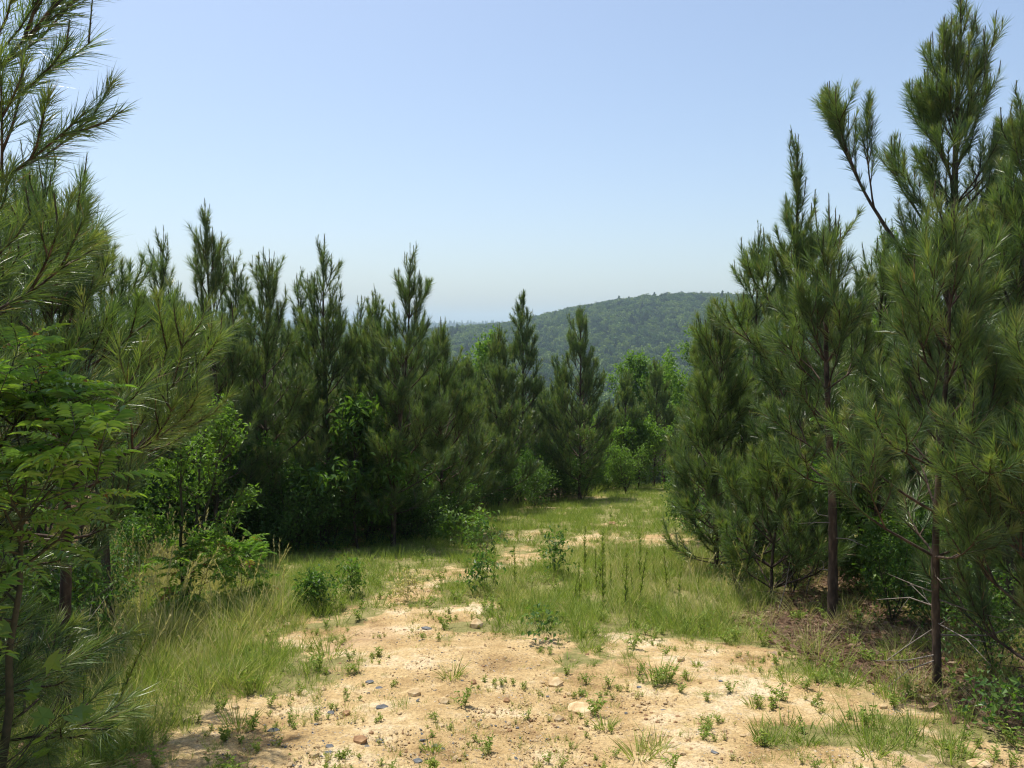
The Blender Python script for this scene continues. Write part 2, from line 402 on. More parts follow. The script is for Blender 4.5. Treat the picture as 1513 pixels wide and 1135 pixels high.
def emit_broad(wf, name, label, cat, loc, rz=0, lm='leaf', group=None, scale=1, fol='foliage'):
    t = thing(name, label, cat, loc, rz, group, scale=scale)
    obj('stems' if cat != 'tree' else 'trunk', wf[0].mesh('stems', M['stem'] if cat != 'tree' else M['bark'], True), t)
    obj(fol, wf[1].mesh(fol, M[lm]), t)
    return t

# ------------------------------------------------------------------ where grass, sand and litter lie (ground polygons, world metres)
def soft_poly(poly, x, y, soft):
    """0..1, 1 inside, soft edge"""
    poly = np.asarray(poly); ins = np.zeros(len(x), bool); dist = np.full(len(x), 1e9)
    for i in range(len(poly)):
        x1, y1 = poly[i]; x2, y2 = poly[(i + 1) % len(poly)]
        c = ((y1 > y) != (y2 > y)) & (x < (x2 - x1) * (y - y1) / ((y2 - y1) if y2 != y1 else 1e-9) + x1); ins ^= c
        ex, ey = x2 - x1, y2 - y1; l2 = ex * ex + ey * ey + 1e-12
        t = np.clip(((x - x1) * ex + (y - y1) * ey) / l2, 0, 1)
        dist = np.minimum(dist, np.hypot(x - x1 - t * ex, y - y1 - t * ey))
    return sstep(-soft, soft, np.where(ins, dist, -dist))
def GP(*pts): return [tuple(G(a, b)[:2]) for a, b in pts]
SAND = [(GP((230, 1135), (330, 1085), (400, 1045), (470, 1010), (520, 978), (545, 958), (600, 948), (700, 952), (800, 957), (900, 955), (1000, 950), (1060, 962), (1160, 990), (1240, 1022), (1320, 1050), (1420, 1075), (1513, 1095)) + [(4.2, 3.2), (4.0, -6), (-3.0, -6), (-2.4, 2.6)], .5, 1),
        (GP((500, 960), (545, 905), (580, 876), (640, 852), (720, 840), (730, 850), (660, 866), (625, 895), (610, 955)), .35, .9),
        (GP((700, 842), (790, 812), (880, 795), (960, 788), (1010, 795), (1000, 806), (900, 808), (820, 822), (740, 845)), .6, .55),
        (GP((385, 942), (450, 920), (540, 918), (540, 945), (440, 950)), .3, .8),
        (GP((875, 776), (900, 771), (925, 776), (900, 781)), .25, .6),
        (GP((640, 905), (700, 890), (760, 893), (740, 910), (660, 915)), .3, .6)]
GREENP = [(GP((1060, 1135), (1110, 1085), (1190, 1070), (1300, 1090), (1400, 1120), (1420, 1135)) , .3, .55),
          (GP((760, 985), (790, 950), (900, 955), (1000, 960), (1010, 985), (900, 1000)), .35, .85), (GP((560, 925), (700, 915), (740, 950), (600, 965)), .3, .6),
          (GP((430, 1000), (520, 990), (560, 960), (540, 1010)), .2, .4), (GP((960, 1040), (1050, 1035), (1060, 1060), (980, 1070)), .2, .3)]
TALL = [(GP((70, 880), (150, 850), (300, 850), (420, 870), (480, 900), (400, 960), (330, 1060), (180, 1120), (60, 1100), (60, 960)), .5, 1.0),
        (GP((690, 880), (740, 840), (850, 815), (1000, 810), (1100, 850), (1200, 930), (1120, 950), (1000, 925), (850, 915), (720, 905)), .4, .85),
        (GP((1120, 950), (1250, 985), (1400, 1050), (1513, 1085), (1513, 1000), (1300, 960), (1180, 900)), .3, .12),
        (GP((80, 860), (280, 800), (360, 815), (300, 860), (120, 880)), .4, .6)]
LITTER = [(GP((1130, 900), (1200, 840), (1513, 830)) + [(12, 30), (40, 30), (40, -6), (4.6, -6)] + GP((1513, 1085), (1390, 1045), (1210, 975), (1120, 925)), .4),
          (GP((60, 860), (200, 815), (450, 812), (640, 790), (740, 750), (860, 738), (950, 718)) + [(9, 40), (40, 70), (-50, 80), (-50, -10), (-3.4, -10), (-3.2, 4.2)], .5)]
def fields(x, y):
    x = np.asarray(x, float); y = np.asarray(y, float)
    wob = (fbm(x / .9, y / .9, 21) - .5)
    sand = np.zeros(len(x))
    for p, s, a in SAND: sand = np.maximum(sand, a * soft_poly(p, x, y, s))
    for p, s, a in GREENP: sand = sand * (1 - a * soft_poly(p, x, y, s))
    sand = np.clip(sand + wob * 1.7 * (sand > .02) * (sand < .995) , 0, 1)
    patch = sstep(.50, .66, fbm(x / .55 + 7, y / .55, 33)) * .55
    sand = np.clip(sand - patch * (sand > .3), 0, 1)
    tall = np.zeros(len(x))
    for p, s, a in TALL: tall = np.maximum(tall, a * soft_poly(p, x, y, s))
    lit = np.zeros(len(x))
    for p, s in LITTER: lit = np.maximum(lit, soft_poly(p, x, y, s))
    lit = np.clip(lit + wob * .5 * (lit > .05), 0, 1)
    # pebbly bare spots inside the meadow
    bare = sstep(.58, .74, fbm(x / 1.3 + 3, y / 1.3 + 11, 41)) * (1 - tall) * .6
    return sand, tall, lit, np.clip(bare, 0, 1)

# ------------------------------------------------------------------ ground sheet (polar grid, fine near the camera)
def build_ground():
    r = np.concatenate([[0.01, .6, 1.2, 1.8], np.geomspace(2.3, 12, 170), np.geomspace(12.1, 45, 80), np.geomspace(46, 560, 40), np.linspace(575, 1250, 50), np.geomspace(1275, 7600, 30)])
    a = np.concatenate([np.linspace(-42, 42, 270), np.linspace(44, 316, 68)]) * math.pi / 180
    rr, aa = np.meshgrid(r, a, indexing='ij'); x = (rr * np.sin(aa)).ravel(); y = (rr * np.cos(aa)).ravel()
    z = height(x, y); sand, tall, lit, bare = fields(x, y)
    far = np.hypot(x, y) > 60
    sand[far] = 0; lit[far] = 1; tall[far] = 0; bare[far] = 0
    nearm = np.hypot(x, y) < 14
    z = z + nearm * np.where(sand > .4, (fbm(x / .09, y / .09, 51, 3) - .5) * .030, 0)
    nr, na = len(r), len(a)
    i = np.arange(nr - 1)[:, None] * na; j = np.arange(na)[None]; j2 = (j + 1) % na
    A, B, C_, D_ = i + j, i + j2, i + na + j2, i + na + j
    F = np.concatenate([np.stack([A, C_, B], -1).reshape(-1, 3), np.stack([A, D_, C_], -1).reshape(-1, 3)])
    mb = MB(); mb.add(np.stack([x, y, z], 1), F, 0)
    def b(n, out):
        tc = nd(n, 'ShaderNodeTexCoord'); L = n.links.new
        def noise(s, d=6, ro=.6):
            q = nd(n, 'ShaderNodeTexNoise'); q.inputs['Scale'].default_value = s; q.inputs['Detail'].default_value = d; q.inputs['Roughness'].default_value = ro
            L(tc.outputs['Object'], q.inputs['Vector']); return q.outputs[0]
        def att(k): return nd(n, 'ShaderNodeAttribute', attribute_name=k).outputs['Fac']
        def mx(f, c1, c2, bt='MIX'):
            q = nd(n, 'ShaderNodeMix', data_type='RGBA', blend_type=bt)
            for i_, v in ((0, f), (6, c1), (7, c2)):
                if isinstance(v, (int, float)): q.inputs[i_].default_value = v
                elif isinstance(v, tuple): q.inputs[i_].default_value = (*v, 1)
                else: L(v, q.inputs[i_])
            return q.outputs[2]
        def mr(v, a_, b_):
            q = nd(n, 'ShaderNodeMapRange', interpolation_type='SMOOTHSTEP'); L(v, q.inputs[0]); q.inputs[1].default_value = a_; q.inputs[2].default_value = b_; return q.outputs[0]
        def ma(op, a_, b_):
            q = nd(n, 'ShaderNodeMath', operation=op)
            for i_, v in ((0, a_), (1, b_)):
                if isinstance(v, (int, float)): q.inputs[i_].default_value = v
                else: L(v, q.inputs[i_])
            return q.outputs[0]
        rs = ramp(n, [(.34, (.24, .155, .072)), (.43, (.42, .29, .135)), (.53, (.53, .39, .20)), (.64, (.66, .54, .36))]); L(noise(1.7, 9, .68), rs.inputs[0])
        grit_shade = ramp(n, [(.32, (.42, .38, .34)), (.5, (1, 1, 1)), (.68, (1.3, 1.28, 1.22))]); L(noise(48, 6, .8), grit_shade.inputs[0])  # grain noise; its dark end paints shadows between grains into the sand colour
        sandc = mx(1, rs.outputs[0], grit_shade.outputs[0], 'MULTIPLY')
        vo = nd(n, 'ShaderNodeTexVoronoi'); vo.inputs['Scale'].default_value = 34; L(tc.outputs['Object'], vo.inputs['Vector'])
        peb = mr(vo.outputs['Distance'], .30, .22); sel = mr(noise(3.2, 3), .48, .62)
        vc = ramp(n, [(0, (.22, .17, .12)), (.4, (.52, .36, .2)), (.7, (.42, .42, .40)), (1, (.78, .66, .48))]); L(vo.outputs['Color'], vc.inputs[0])
        sandc = mx(ma('MULTIPLY', ma('MULTIPLY', peb, sel), .75), sandc, vc.outputs[0])
        pink = mr(noise(.55, 4), .56, .70); sandc = mx(ma('MULTIPLY', pink, .45), sandc, (.46, .32, .22))
        rg = ramp(n, [(.3, (.13, .11, .045)), (.5, (.22, .205, .075)), (.7, (.34, .28, .13))]); L(noise(5, 8, .7), rg.inputs[0])
        rl = ramp(n, [(.3, (.05, .033, .022)), (.5, (.12, .075, .05)), (.7, (.22, .15, .10))]); L(noise(14, 8, .75), rl.inputs[0])
        edge = noise(9, 6, .7)
        sm = mr(ma('ADD', att('sand'), ma('MULTIPLY', ma('SUBTRACT', edge, .5), 1.1)), .08, .34)
        bm = mr(ma('ADD', att('bare'), ma('MULTIPLY', ma('SUBTRACT', edge, .5), .9)), .35, .62)
        lm = mr(ma('ADD', att('litter'), ma('MULTIPLY', ma('SUBTRACT', edge, .5), .6)), .4, .6)
        c = mx(lm, rg.outputs[0], rl.outputs[0]); c = mx(ma('MULTIPLY', bm, .8), c, sandc); c = mx(sm, c, sandc)
        # far ground is forest green, kept dark as painted shade between the crowns
        geo = nd(n, 'ShaderNodeVectorMath', operation='LENGTH'); L(tc.outputs['Object'], geo.inputs[0])
        c = mx(mr(geo.outputs['Value'], 50, 110), c, (.035, .065, .022))
        p = nd(n, 'ShaderNodeBsdfPrincipled'); p.inputs['Roughness'].default_value = .92; p.inputs['Specular IOR Level'].default_value = .15
        L(c, p.inputs['Base Color'])
        hgt = ma('ADD', ma('MULTIPLY', noise(60, 5, .7), .6), ma('MULTIPLY', ma('MULTIPLY', peb, sel), .35)); hgt = ma('ADD', hgt, ma('MULTIPLY', noise(14, 6, .65), 1.3))
        bu = nd(n, 'ShaderNodeBump'); bu.inputs['Strength'].default_value = .9; bu.inputs['Distance'].default_value = .03
        L(hgt, bu.inputs['Height']); L(bu.outputs[0], p.inputs['Normal']); L(p.outputs[0], out.inputs[0])
    me = mb.mesh('ground', mat('sandy_ground', b), True, {'sand': sand, 'litter': lit, 'bare': bare})
    o = obj('ground', me); o['kind'] = 'structure'; return o
build_ground()

# ------------------------------------------------------------------ haze: one closed box of even thin air round the whole scene
def haze():
    bm = MB(); a, zb, zt = 7900, -110, 170
    V = [(x, y, z) for z in (zb, zt) for y in (-a, a) for x in (-a, a)]
    F = [[0, 2, 1], [1, 2, 3], [4, 5, 6], [5, 7, 6], [0, 1, 4], [1, 5, 4], [2, 6, 3], [3, 6, 7], [0, 4, 2], [2, 4, 6], [1, 3, 5], [3, 7, 5]]
    bm.add(V, F)
    def b(n, out):
        p = nd(n, 'ShaderNodeVolumePrincipled'); p.inputs['Density'].default_value = HAZE
        p.inputs['Color'].default_value = (.66, .84, 1.0, 1); p.inputs['Anisotropy'].default_value = .1
        n.links.new(p.outputs[0], out.inputs['Volume'])
    o = obj('haze', bm.mesh('haze', mat('thin_haze', b))); o['kind'] = 'stuff'
HAZE = .00020
haze()

# ------------------------------------------------------------------ geometry-nodes scatter for what nobody could count
def scatter(name, protos, P, rz, tilt, scale, which):
    """protos: meshes; P: points. ONE object of kind 'stuff'"""
    src = bpy.data.collections.new(name + '_sources')
    for k, me in enumerate(protos):
        src.objects.link(bpy.data.objects.new('%s_source_%02d' % (name, k), me))
    n = len(P); me = bpy.data.meshes.new(name); me.vertices.add(n); me.vertices.foreach_set('co', np.asarray(P, np.float32).ravel())
    rot = np.stack([rng_s.normal(0, tilt, n), rng_s.normal(0, tilt, n), rz], 1).astype(np.float32)
    a = me.attributes.new('rot', 'FLOAT_VECTOR', 'POINT'); a.data.foreach_set('vector', rot.ravel())
    a = me.attributes.new('scl', 'FLOAT', 'POINT'); a.data.foreach_set('value', np.asarray(scale, np.float32))
    a = me.attributes.new('idx', 'INT', 'POINT'); a.data.foreach_set('value', np.asarray(which, np.int32))
    o = obj(name, me); o['kind'] = 'stuff'
    g = bpy.data.node_groups.new(name, 'GeometryNodeTree')
    g.interface.new_socket('Geometry', in_out='INPUT', socket_type='NodeSocketGeometry'); g.interface.new_socket('Geometry', in_out='OUTPUT', socket_type='NodeSocketGeometry')
    gi, go = g.nodes.new('NodeGroupInput'), g.nodes.new('NodeGroupOutput')
    ci = g.nodes.new('GeometryNodeCollectionInfo'); ci.inputs['Collection'].default_value = src; ci.inputs['Separate Children'].default_value = True; ci.inputs['Reset Children'].default_value = True
    ip = g.nodes.new('GeometryNodeInstanceOnPoints'); ip.inputs['Pick Instance'].default_value = True
    def na(nm, dt):
        q = g.nodes.new('GeometryNodeInputNamedAttribute'); q.data_type = dt; q.inputs['Name'].default_value = nm; return q.outputs[0]
    L = g.links.new
    L(gi.outputs[0], ip.inputs['Points']); L(ci.outputs[0], ip.inputs['Instance']); L(na('idx', 'INT'), ip.inputs['Instance Index'])
    L(na('rot', 'FLOAT_VECTOR'), ip.inputs['Rotation']); L(na('scl', 'FLOAT'), ip.inputs['Scale']); L(ip.outputs[0], go.inputs[0])
    o.modifiers.new('scatter', 'NODES').node_group = g
    return o
rng_s = np.random.default_rng(99)

# ------------------------------------------------------------------ wooded hills in the distance
def far_crowns():
    rng = np.random.default_rng(5); out = []
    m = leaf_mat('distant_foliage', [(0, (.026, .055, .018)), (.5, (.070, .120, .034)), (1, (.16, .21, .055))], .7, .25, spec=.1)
    for k in range(6):
        mb = MB(); n = 420; con = k >= 4
        u = unit(rng.normal(size=(n, 3))); u[:, 2] = np.abs(u[:, 2]) - .25 * (rng.random(n) < .4)
        lump = 1 + .28 * np.sin(u[:, 0] * 5 + k) * np.cos(u[:, 1] * 4 + k * 2) + .12 * rng.normal(size=n)
        rad = np.array([3.3, 3.3, 4.0]) * lump[:, None] * (np.array([.7, .7, 1.5]) if con else 1)
        P = u * rad + np.array([0, 0, 4.5])
        if con: P[:, :2] *= np.clip((13 - P[:, 2]) / 9, .1, 1.1)[:, None]
        D = unit(rng.normal(size=(n, 3)) + u * .3); N = unit(u + rng.normal(0, .45, (n, 3)))
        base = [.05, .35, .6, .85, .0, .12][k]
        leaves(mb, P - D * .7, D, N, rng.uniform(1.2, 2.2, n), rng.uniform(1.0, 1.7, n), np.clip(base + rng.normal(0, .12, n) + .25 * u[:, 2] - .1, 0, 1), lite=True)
        tube(mb, [[0, 0, -1], [0, 0, 5]], [.25, .15], 4, 0)
        out.append(mb.mesh('crown_clump', m))
    return out
def forest():
    rng = np.random.default_rng(6); pr = far_crowns(); pts = []
    for (y0, y1, st) in ((95, 560, 7.5), (560, 1240, 7.4)):
        ys = np.arange(y0, y1, st)
        for yv in ys:
            hw = .72 * yv + 60
            xs = np.arange(-hw, hw, st); pts.append(np.stack([xs + rng.uniform(-.5, .5, len(xs)) * st, np.full(len(xs), yv) + rng.uniform(-.5, .5, len(xs)) * st], 1))
    P = np.concatenate(pts)
    z = height(P[:, 0], P[:, 1]); n = len(P)
    sc = rng.uniform(.8, 1.75, n) * np.where(P[:, 1] < 300, .8, 1)
    con = fbm(P[:, 0] / 70, P[:, 1] / 70, 77) > .74
    idx = np.where(con, rng.integers(3, 6, n), rng.integers(0, 4, n)); idx = np.where(rng.random(n) < .012, rng.integers(4, 6, n), idx)
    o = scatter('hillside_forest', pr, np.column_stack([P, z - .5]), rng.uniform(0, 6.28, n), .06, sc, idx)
    o['label'] = 'dense green forest covering the far hill and valley'
    # the ridge on the horizon
    n = 9000; x = rng.uniform(-3200, 3200, n); y = rng.uniform(1700, 4500, n); z = height(x, y)
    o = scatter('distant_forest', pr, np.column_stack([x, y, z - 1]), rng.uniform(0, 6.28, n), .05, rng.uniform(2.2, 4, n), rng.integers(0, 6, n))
    o['label'] = 'blue hazy woodland on the horizon ridge'
forest()
# ------------------------------------------------------------------ pines
def on(x, y, dz=-.03): return np.array([x, y, float(height(x, y)) + dz])
def ry(rng): return float(rng.uniform(0, 6.28))
def spec(px, Y, ptop):
    x = xat(px, Y); p = on(x, Y); return p, ztop(px, ptop, Y) - p[2] - .27

# the near pines at the left edge
rg = np.random.default_rng(11)
p = Pine(rg, .165, .0028, 105, True)
p.grow(4.6, .06, 1.05, (-.1, 0), .05, .36, (3, 4), 3, droop=8, low_short=.75)
p.limb([0.03, 0, 2.46], R(8), 42, 1.7, 16, .019, 0, .9, bare=.42, fresh=.3, gap=.17)
p.limb([0.03, 0, 2.46], R(0), 21, 1.42, 24, .014, 0, .7, bare=.6, fresh=.3)
p.limb([0.03, 0, 1.95], R(14), 24, 1.30, 26, .014, 0, .9, bare=.35, fresh=.3)
p.limb([0.03, 0, 1.55], R(6), 8, 1.25, 22, .013, 0, .7, bare=.3)
p.limb([0.03, 0, 1.10], R(12), 4, 1.0, 16, .013, 0, .5, bare=.3)
p.limb([0.03, 0, .70], R(2), 0, 1.1, 14, .013, 0, .5, bare=.3)
p.limb([0.03, 0, .42], R(16), -2, 1.2, 14, .013, 0, .5, bare=.3)
p.limb([0.03, 0, .35], R(-10), 0, 1.25, 10, .013, 0, .5, bare=.3)
emit_hero(p, 'nearest pine at the left edge, long dark needled limbs reaching into the sky', on(-2.98, 3.25))
p = Pine(np.random.default_rng(23), .165, .003, 110, True)
p.grow(3.3, .36, .85, (.0, 0), .038, .27, (4, 5), 3, droop=2, low_short=.8)
p.limb([0.02, 0, 1.75], R(10), 26, 1.2, 30, .012, 0, .9, bare=.3, fresh=.7)
p.limb([0.02, 0, 1.55], R(-8), 20, 1.05, 34, .012, 0, .9, bare=.3, fresh=.7)
emit_hero(p, 'sunlit young pine behind the sumac, fanned yellow green boughs pointing right', on(xat(75, 4.9), 4.9))
p = Pine(np.random.default_rng(31), .16, .0055, 110, False)
pos, H = spec(45, 6.3, 215); p.grow(H, .1, 1.0, (0, 0), .045, .30, (4, 5), 3)
emit_merged(p, 'dark pine with a crown of upright candles at upper left', pos)
p = Pine(np.random.default_rng(33), .16, .0055, 110, False)
pos, H = spec(150, 7.4, 318); p.grow(H, .4, .85, (0, 0), .04, .28, (4, 5), 3, low_short=.9)
emit_merged(p, 'bushy pine filling the gap right of the sumac, blunt top', pos)

# left row of the clearing; (trunk px, distance, top px, crown radius, lean, seed, label)
ROW = [(245, 12.2, 335, 1.15, 0, 41, 'slim pine with a narrow top, leftmost of the tree line'),
       (308, 12.0, 298, 1.15, 0, 42, 'tall pine with three thin spires behind the fanned boughs'),
       (350, 14.0, 372, 1.1, 0, 43, 'pine with a thin tip just right of the three spired pine'),
       (400, 13.0, 368, 1.3, 0, 44, 'pine whose dark straight trunk shows low in the left tree line'),
       (442, 15.5, 402, 1.1, 0, 45, 'lower pine between the straight trunked pine and the bottle brush topped one'),
       (480, 14.0, 345, 1.2, 0, 46, 'pine with a bottle brush leader standing clear above its neighbours'),
       (548, 14.4, 425, 1.2, .1, 47, 'pine with twin upright tips left of the open crowned pine'),
       (578, 13.6, 362, 1.35, .35, 48, 'tall open crowned pine leaning right in the middle of the left line'),
       (622, 17.0, 462, 1.1, 0, 49, 'small pine tip beside the open crowned pine'),
       (652, 15.6, 470, 1.25, 0, 50, 'rounded pine where the left tree line begins to step down'),
       (690, 19.0, 520, 1.1, 0, 55, 'short pine filling the dip right of the rounded pine'),
       (736, 22.0, 478, 1.45, 0, 51, 'broad soft pine in front of the light green tree'),
       (771, 25.5, 428, 1.35, 0, 52, 'narrow dark pine with a pointed spire in mid picture'),
       (826, 27.0, 548, 1.2, 0, 53, 'low pine between the two dark pointed pines'),
       (857, 25.0, 448, 1.75, 0, 54, 'dark broad pine with several blunt tips before the hill'),
       (926, 31.0, 545, 1.5, 0, 56, 'pale young pine at the far end of the clearing'),
       (968, 33.0, 530, 1.6, 0, 57, 'pine at the bend where the track disappears')]
for px, Y, top, rm, lean, sd_, lab in ROW:
    k = Y / 13; p = Pine(np.random.default_rng(sd_), .165, .0062 * k ** .6, 74 / k ** .5, False)
    pos, H = spec(px, Y, top); p.grow(H, .12, rm, (lean, 0), .0085 * H, .30, (3, 5), 3, low_short=.7, bow=-.06 * (sd_ % 3 - 1))
    emit_merged(p, lab, pos, 0)

# right hand side
def right(seed, px, Y, top, rm, lab, nl=.165, w=.0034, per=120, hero=False, extra=None, mid=None, **k):
    mid = hero
    if not hero: w *= 1.45
    else: per *= .8
    p = Pine(np.random.default_rng(seed), nl, w, per, mid); pos, H = spec(px, Y, top)
    p.grow(H, k.pop('base', .15), rm, k.pop('lean', (0, 0)), k.pop('r0', None), k.pop('step', .3), k.pop('n_w', (4, 5)), **k)
    if extra: extra(p, H)
    (emit_hero if hero else emit_merged)(p, lab, pos, 0); return pos, H
right(61, 1065, 10.4, 445, .88, 'pine foliated to the ground at the left end of the right hand stand', base=.05, w=.0042, per=100, low_short=1.0, shape=.6, step=.27)
def e2(p, H):
    p.limb([0, 0, H * .52], R(176), 30, 1.15, 38, .014, 0, 1.0, bare=.4, fresh=.5)
    p.limb([0, 0, H * .60], R(190), 42, 1.0, 30, .013, 0, 1.0, bare=.4, fresh=.5)
right(62, 1172, 9.4, 190, .66, 'pine with paired spires and boughs sweeping left toward the hill', w=.004, per=110, base=.3, extra=e2)
right(63, 1150, 8.6, 640, .8, 'small bushy pine low beside the reddish trunk', base=.1, w=.0036, low_short=1.0, step=.25, shape=.6)
right(64, 1240, 7.5, 292, .74, 'pine with a bare reddish brown trunk rising from the brown litter', base=.36, w=.0034, per=130, hero=True, r0=.044, lean=(-.14, 0), bow=-.05, low_short=1.0, twigs=6)
right(65, 1300, 9.8, 318, .9, 'pine with a cluster of candles behind the long diagonal limb', w=.0042, per=100, base=.2)
def e4(p, H):
    p.limb([-.02, 0, H * .49], R(174), 53, 2.5, 18, .032, 0, 1.0, bare=.5, fresh=.45, gap=.14)
    p.limb([-.02, 0, H * .60], R(150), 50, 1.1, 28, .018, 0, 1.0, bare=.35, fresh=.5)
    p.limb([.02, 0, H * .60], R(10), 46, 1.35, 28, .018, 0, 1.0, bare=.35, fresh=.5)
    p.limb([.0, 0, H * .70], R(165), 66, 1.05, 16, .015, 0, 1.0, bare=.3, fresh=.5)
    p.limb([.0, 0, H * .72], R(20), 64, 1.05, 18, .015, 0, 1.0, bare=.3, fresh=.5)
    p.limb([.0, 0, H * .64], R(-12), 52, 1.3, 22, .017, 0, 1.0, bare=.35, fresh=.5)
    p.limb([.0, 0, H * .80], R(190), 70, .7, 12, .012, 0, 1.0, bare=.2, fresh=.6)
    p.limb([.0, 0, H * .81], R(-5), 68, .7, 12, .012, 0, 1.0, bare=.2, fresh=.6)
    p.limb([.02, 0, H * .70], R(186), 60, .95, 24, .016, 0, 1.0, bare=.3, fresh=.5)
right(66, 1400, 8.3, -42, .9, 'tallest pine with a long limb slanting up to the left', base=.24, w=.0036, per=120, hero=True, extra=e4, r0=.07)
right(67, 1402, 5.5, 285, .70, 'nearest right hand pine, thin dark trunk and long drooping sunlit boughs', base=.3, w=.0029, per=150, hero=True, r0=.027, low_short=1.1, twigs=10, step=.27, shape=.55)
right(68, 1505, 7.0, 100, 1.0, 'pine cut by the right edge of the picture, upswept limbs', base=.2, w=.0034, per=120, r0=.05)
right(69, 1590, 5.0, 330, .95, 'pine bough entering low at the right edge', base=.08, w=.003, per=130, r0=.035, low_short=1.0)
right(70, 1350, 10.6, 330, .95, 'dark pine standing between the reddish trunk and the tallest pine', w=.0045, per=90, base=.18)
right(71, 1118, 12.5, 330, 1.0, 'hazy pine tips showing over the low bushy pines', w=.0052, per=75, base=.2, mid=False)
right(72, 1040, 13.8, 470, .95, 'thin pine with bare candle tips in front of the hill', w=.006, per=65, base=.15, mid=False)
right(73, 1475, 9.8, 250, 1.0, 'pine behind the right edge pine, mostly hidden', w=.0045, per=90, base=.2)

# the stand behind both edges of the clearing: copies of five kinds
kinds = []
for k in range(5):
    p = Pine(np.random.default_rng(80 + k), .165, .0085, 42, False); p.grow(5.4, [.12, .2, .15, .25, .1][k], [1.2, 1.3, 1.1, 1.35, 1.25][k], (.1 * (k - 2), .05), .045, .32, (3, 5), 3, low_short=.7)
    kinds.append(p)
rk = np.random.default_rng(7)
protos = [None] * 5; nst = 0
def clearing_side(x, y):
    """negative left of the open track, positive right of it, 0 on it"""
    l = np.interp(y, [0, 9, 13, 15, 22, 26, 34, 44], [-4.6, -5.2, -5.6, -2.0, -.6, 1.2, 5.0, 12]); r = np.interp(y, [0, 5.5, 8, 10, 14, 24, 34, 44], [4.2, 3.6, 3.6, 3.2, 4.2, 7.5, 9.5, 16])
    return -1 if x < l else (1 if x > r else 0)
spots = []
for yv in np.arange(4, 78, 2.3):
    hw = .78 * yv + 3; sp = 1.9 if yv < 30 else 2.9
    for xv in np.arange(-hw, hw, sp):
        x, y = xv + rk.uniform(-.6, .6), yv + rk.uniform(-.7, .7)
        s_ = clearing_side(x, y)
        if s_ == 0 and y < 40: continue
        if y < 13.5 and x > -5.6 * max(y, 6) / 9 - 1.2 and s_ < 0: continue
        if s_ < 0 and y < 9 : continue
        if s_ < 0 and y < np.interp(x, [-9, -5, -2, 0, 1.5, 5], [13.5, 15.2, 18, 26, 30, 38]): continue
        if s_ > 0 and x < np.interp(y, [4, 8, 11, 14, 24, 40], [6.0, 5.6, 4.6, 5.6, 9, 13]): continue
        if s_ > 0 and y < 5: continue
        spots.append((x, y))
spots.sort(key=lambda q: math.hypot(*q)); spots = spots[:300]
for x, y in spots:
    k = int(rk.integers(0, 5)); s = rk.uniform(.74, 1.02) * (1.0 if y < 40 else 1.1)
    # keep the tips under the skyline of the row in front
    px = CX + FPX * x / y
    lim = np.interp(px, [0, 200, 300, 500, 600, 700, 900, 1000, 1100, 1250, 1513], [330, 375, 395, 400, 440, 510, 585, 570, 450, 330, 260])
    g0 = height(x, y); hmax = ztop(px, lim + rk.uniform(0, 45), y) - g0
    s = min(s, hmax / 5.4)
    if s < .45: continue
    lab, gp = ('young pine in the dense stand behind the left tree line', 'pines of the left stand') if clearing_side(x, y) < 0 else ('young pine in the dense stand behind the right hand pines', 'pines of the right stand')
    if protos[k] is None:
        protos[k] = emit_merged(kinds[k], lab, on(x, y), ry(rk), group=gp, scale=s)
    else: dup(protos[k], lab, on(x, y), ry(rk), s, gp)
    nst += 1
print('stand pines', nst)

# little bright pine seedling before the dark edge
p = Pine(np.random.default_rng(91), .12, .004, 120, False); pos = G(290, 812); p.grow(.55, .15, .26, (0, 0), .008, .13, (3, 4), 0, bare=.1)
emit_merged(p, 'bright green pine seedling in the grass before the dark trees', pos, name='pine_seedling')
p = Pine(np.random.default_rng(92), .15, .004, 120, False); pos = on(xat(520, 12.8), 12.8)

# ------------------------------------------------------------------ broadleaf trees
def BT(seed, px, Y, top, Rm, lab, n=5000, leaf=.11, lm='leaf_bright', name='broadleaf_tree', cat='tree', **k):
    rng = np.random.default_rng(seed); pos, H = spec(px, Y, top)
    return emit_broad(gen_broad(rng, H, Rm, n, leaf, **k), name, lab, cat, pos, 0, lm)
BT(101, 722, 31, 482, 1.7, 'light green broadleaf tree rising behind the broad soft pine', 7000, .17, clump=.4)
BT(102, 930, 40, 515, 2.2, 'rounded bright green tree at the end of the clearing', 7000, .2, clump=.45)
BT(103, 985, 43, 515, 2.2, 'bright green tree right of the rounded one, below the hill', 6000, .2, clump=.45)
BT(104, 1030, 36, 480, 2.2, 'yellow green tree with loose crown against the right stand', 7000, .18, clump=.42)
BT(105, 1085, 30, 455, 1.9, 'taller yellow green tree half hidden by the right hand pines', 6000, .16, clump=.4)
BT(106, 1330, 12.5, 285, .9, 'leafy tree crown among the tall right hand pines', 3500, .10, clump=.25)
BT(107, 525, 13.2, 580, .95, 'dark leaved tree with large drooping leaves in the left tree line', 2600, .15, 'leaf', wid=.42, clump=.3, hang=.5, base=.25)
BT(108, 870, 30, 640, 1.6, 'dark rounded shrubby tree under the dark broad pine', 5000, .13, 'leaf_bright', clump=.35)  # paler leaf material stands in for sunlight on this crown
BT(109, 945, 31, 620, 1.7, 'dense green tree overhanging the bend of the track', 5500, .14, 'leaf_bright', clump=.38)  # sunlit look comes from the paler leaf colour here too
BT(110, 640, 17, 700, .9, 'leafy sapling at the foot of the rounded pine', 2200, .09, 'leaf', clump=.25)
BT(111, 1495, 9, 690, .9, 'small leaved bush between trunks at the right edge', 4200, .045, 'leaf', 'leafy_bush', 'bush', stems=3, wid=.75, clump=.2)
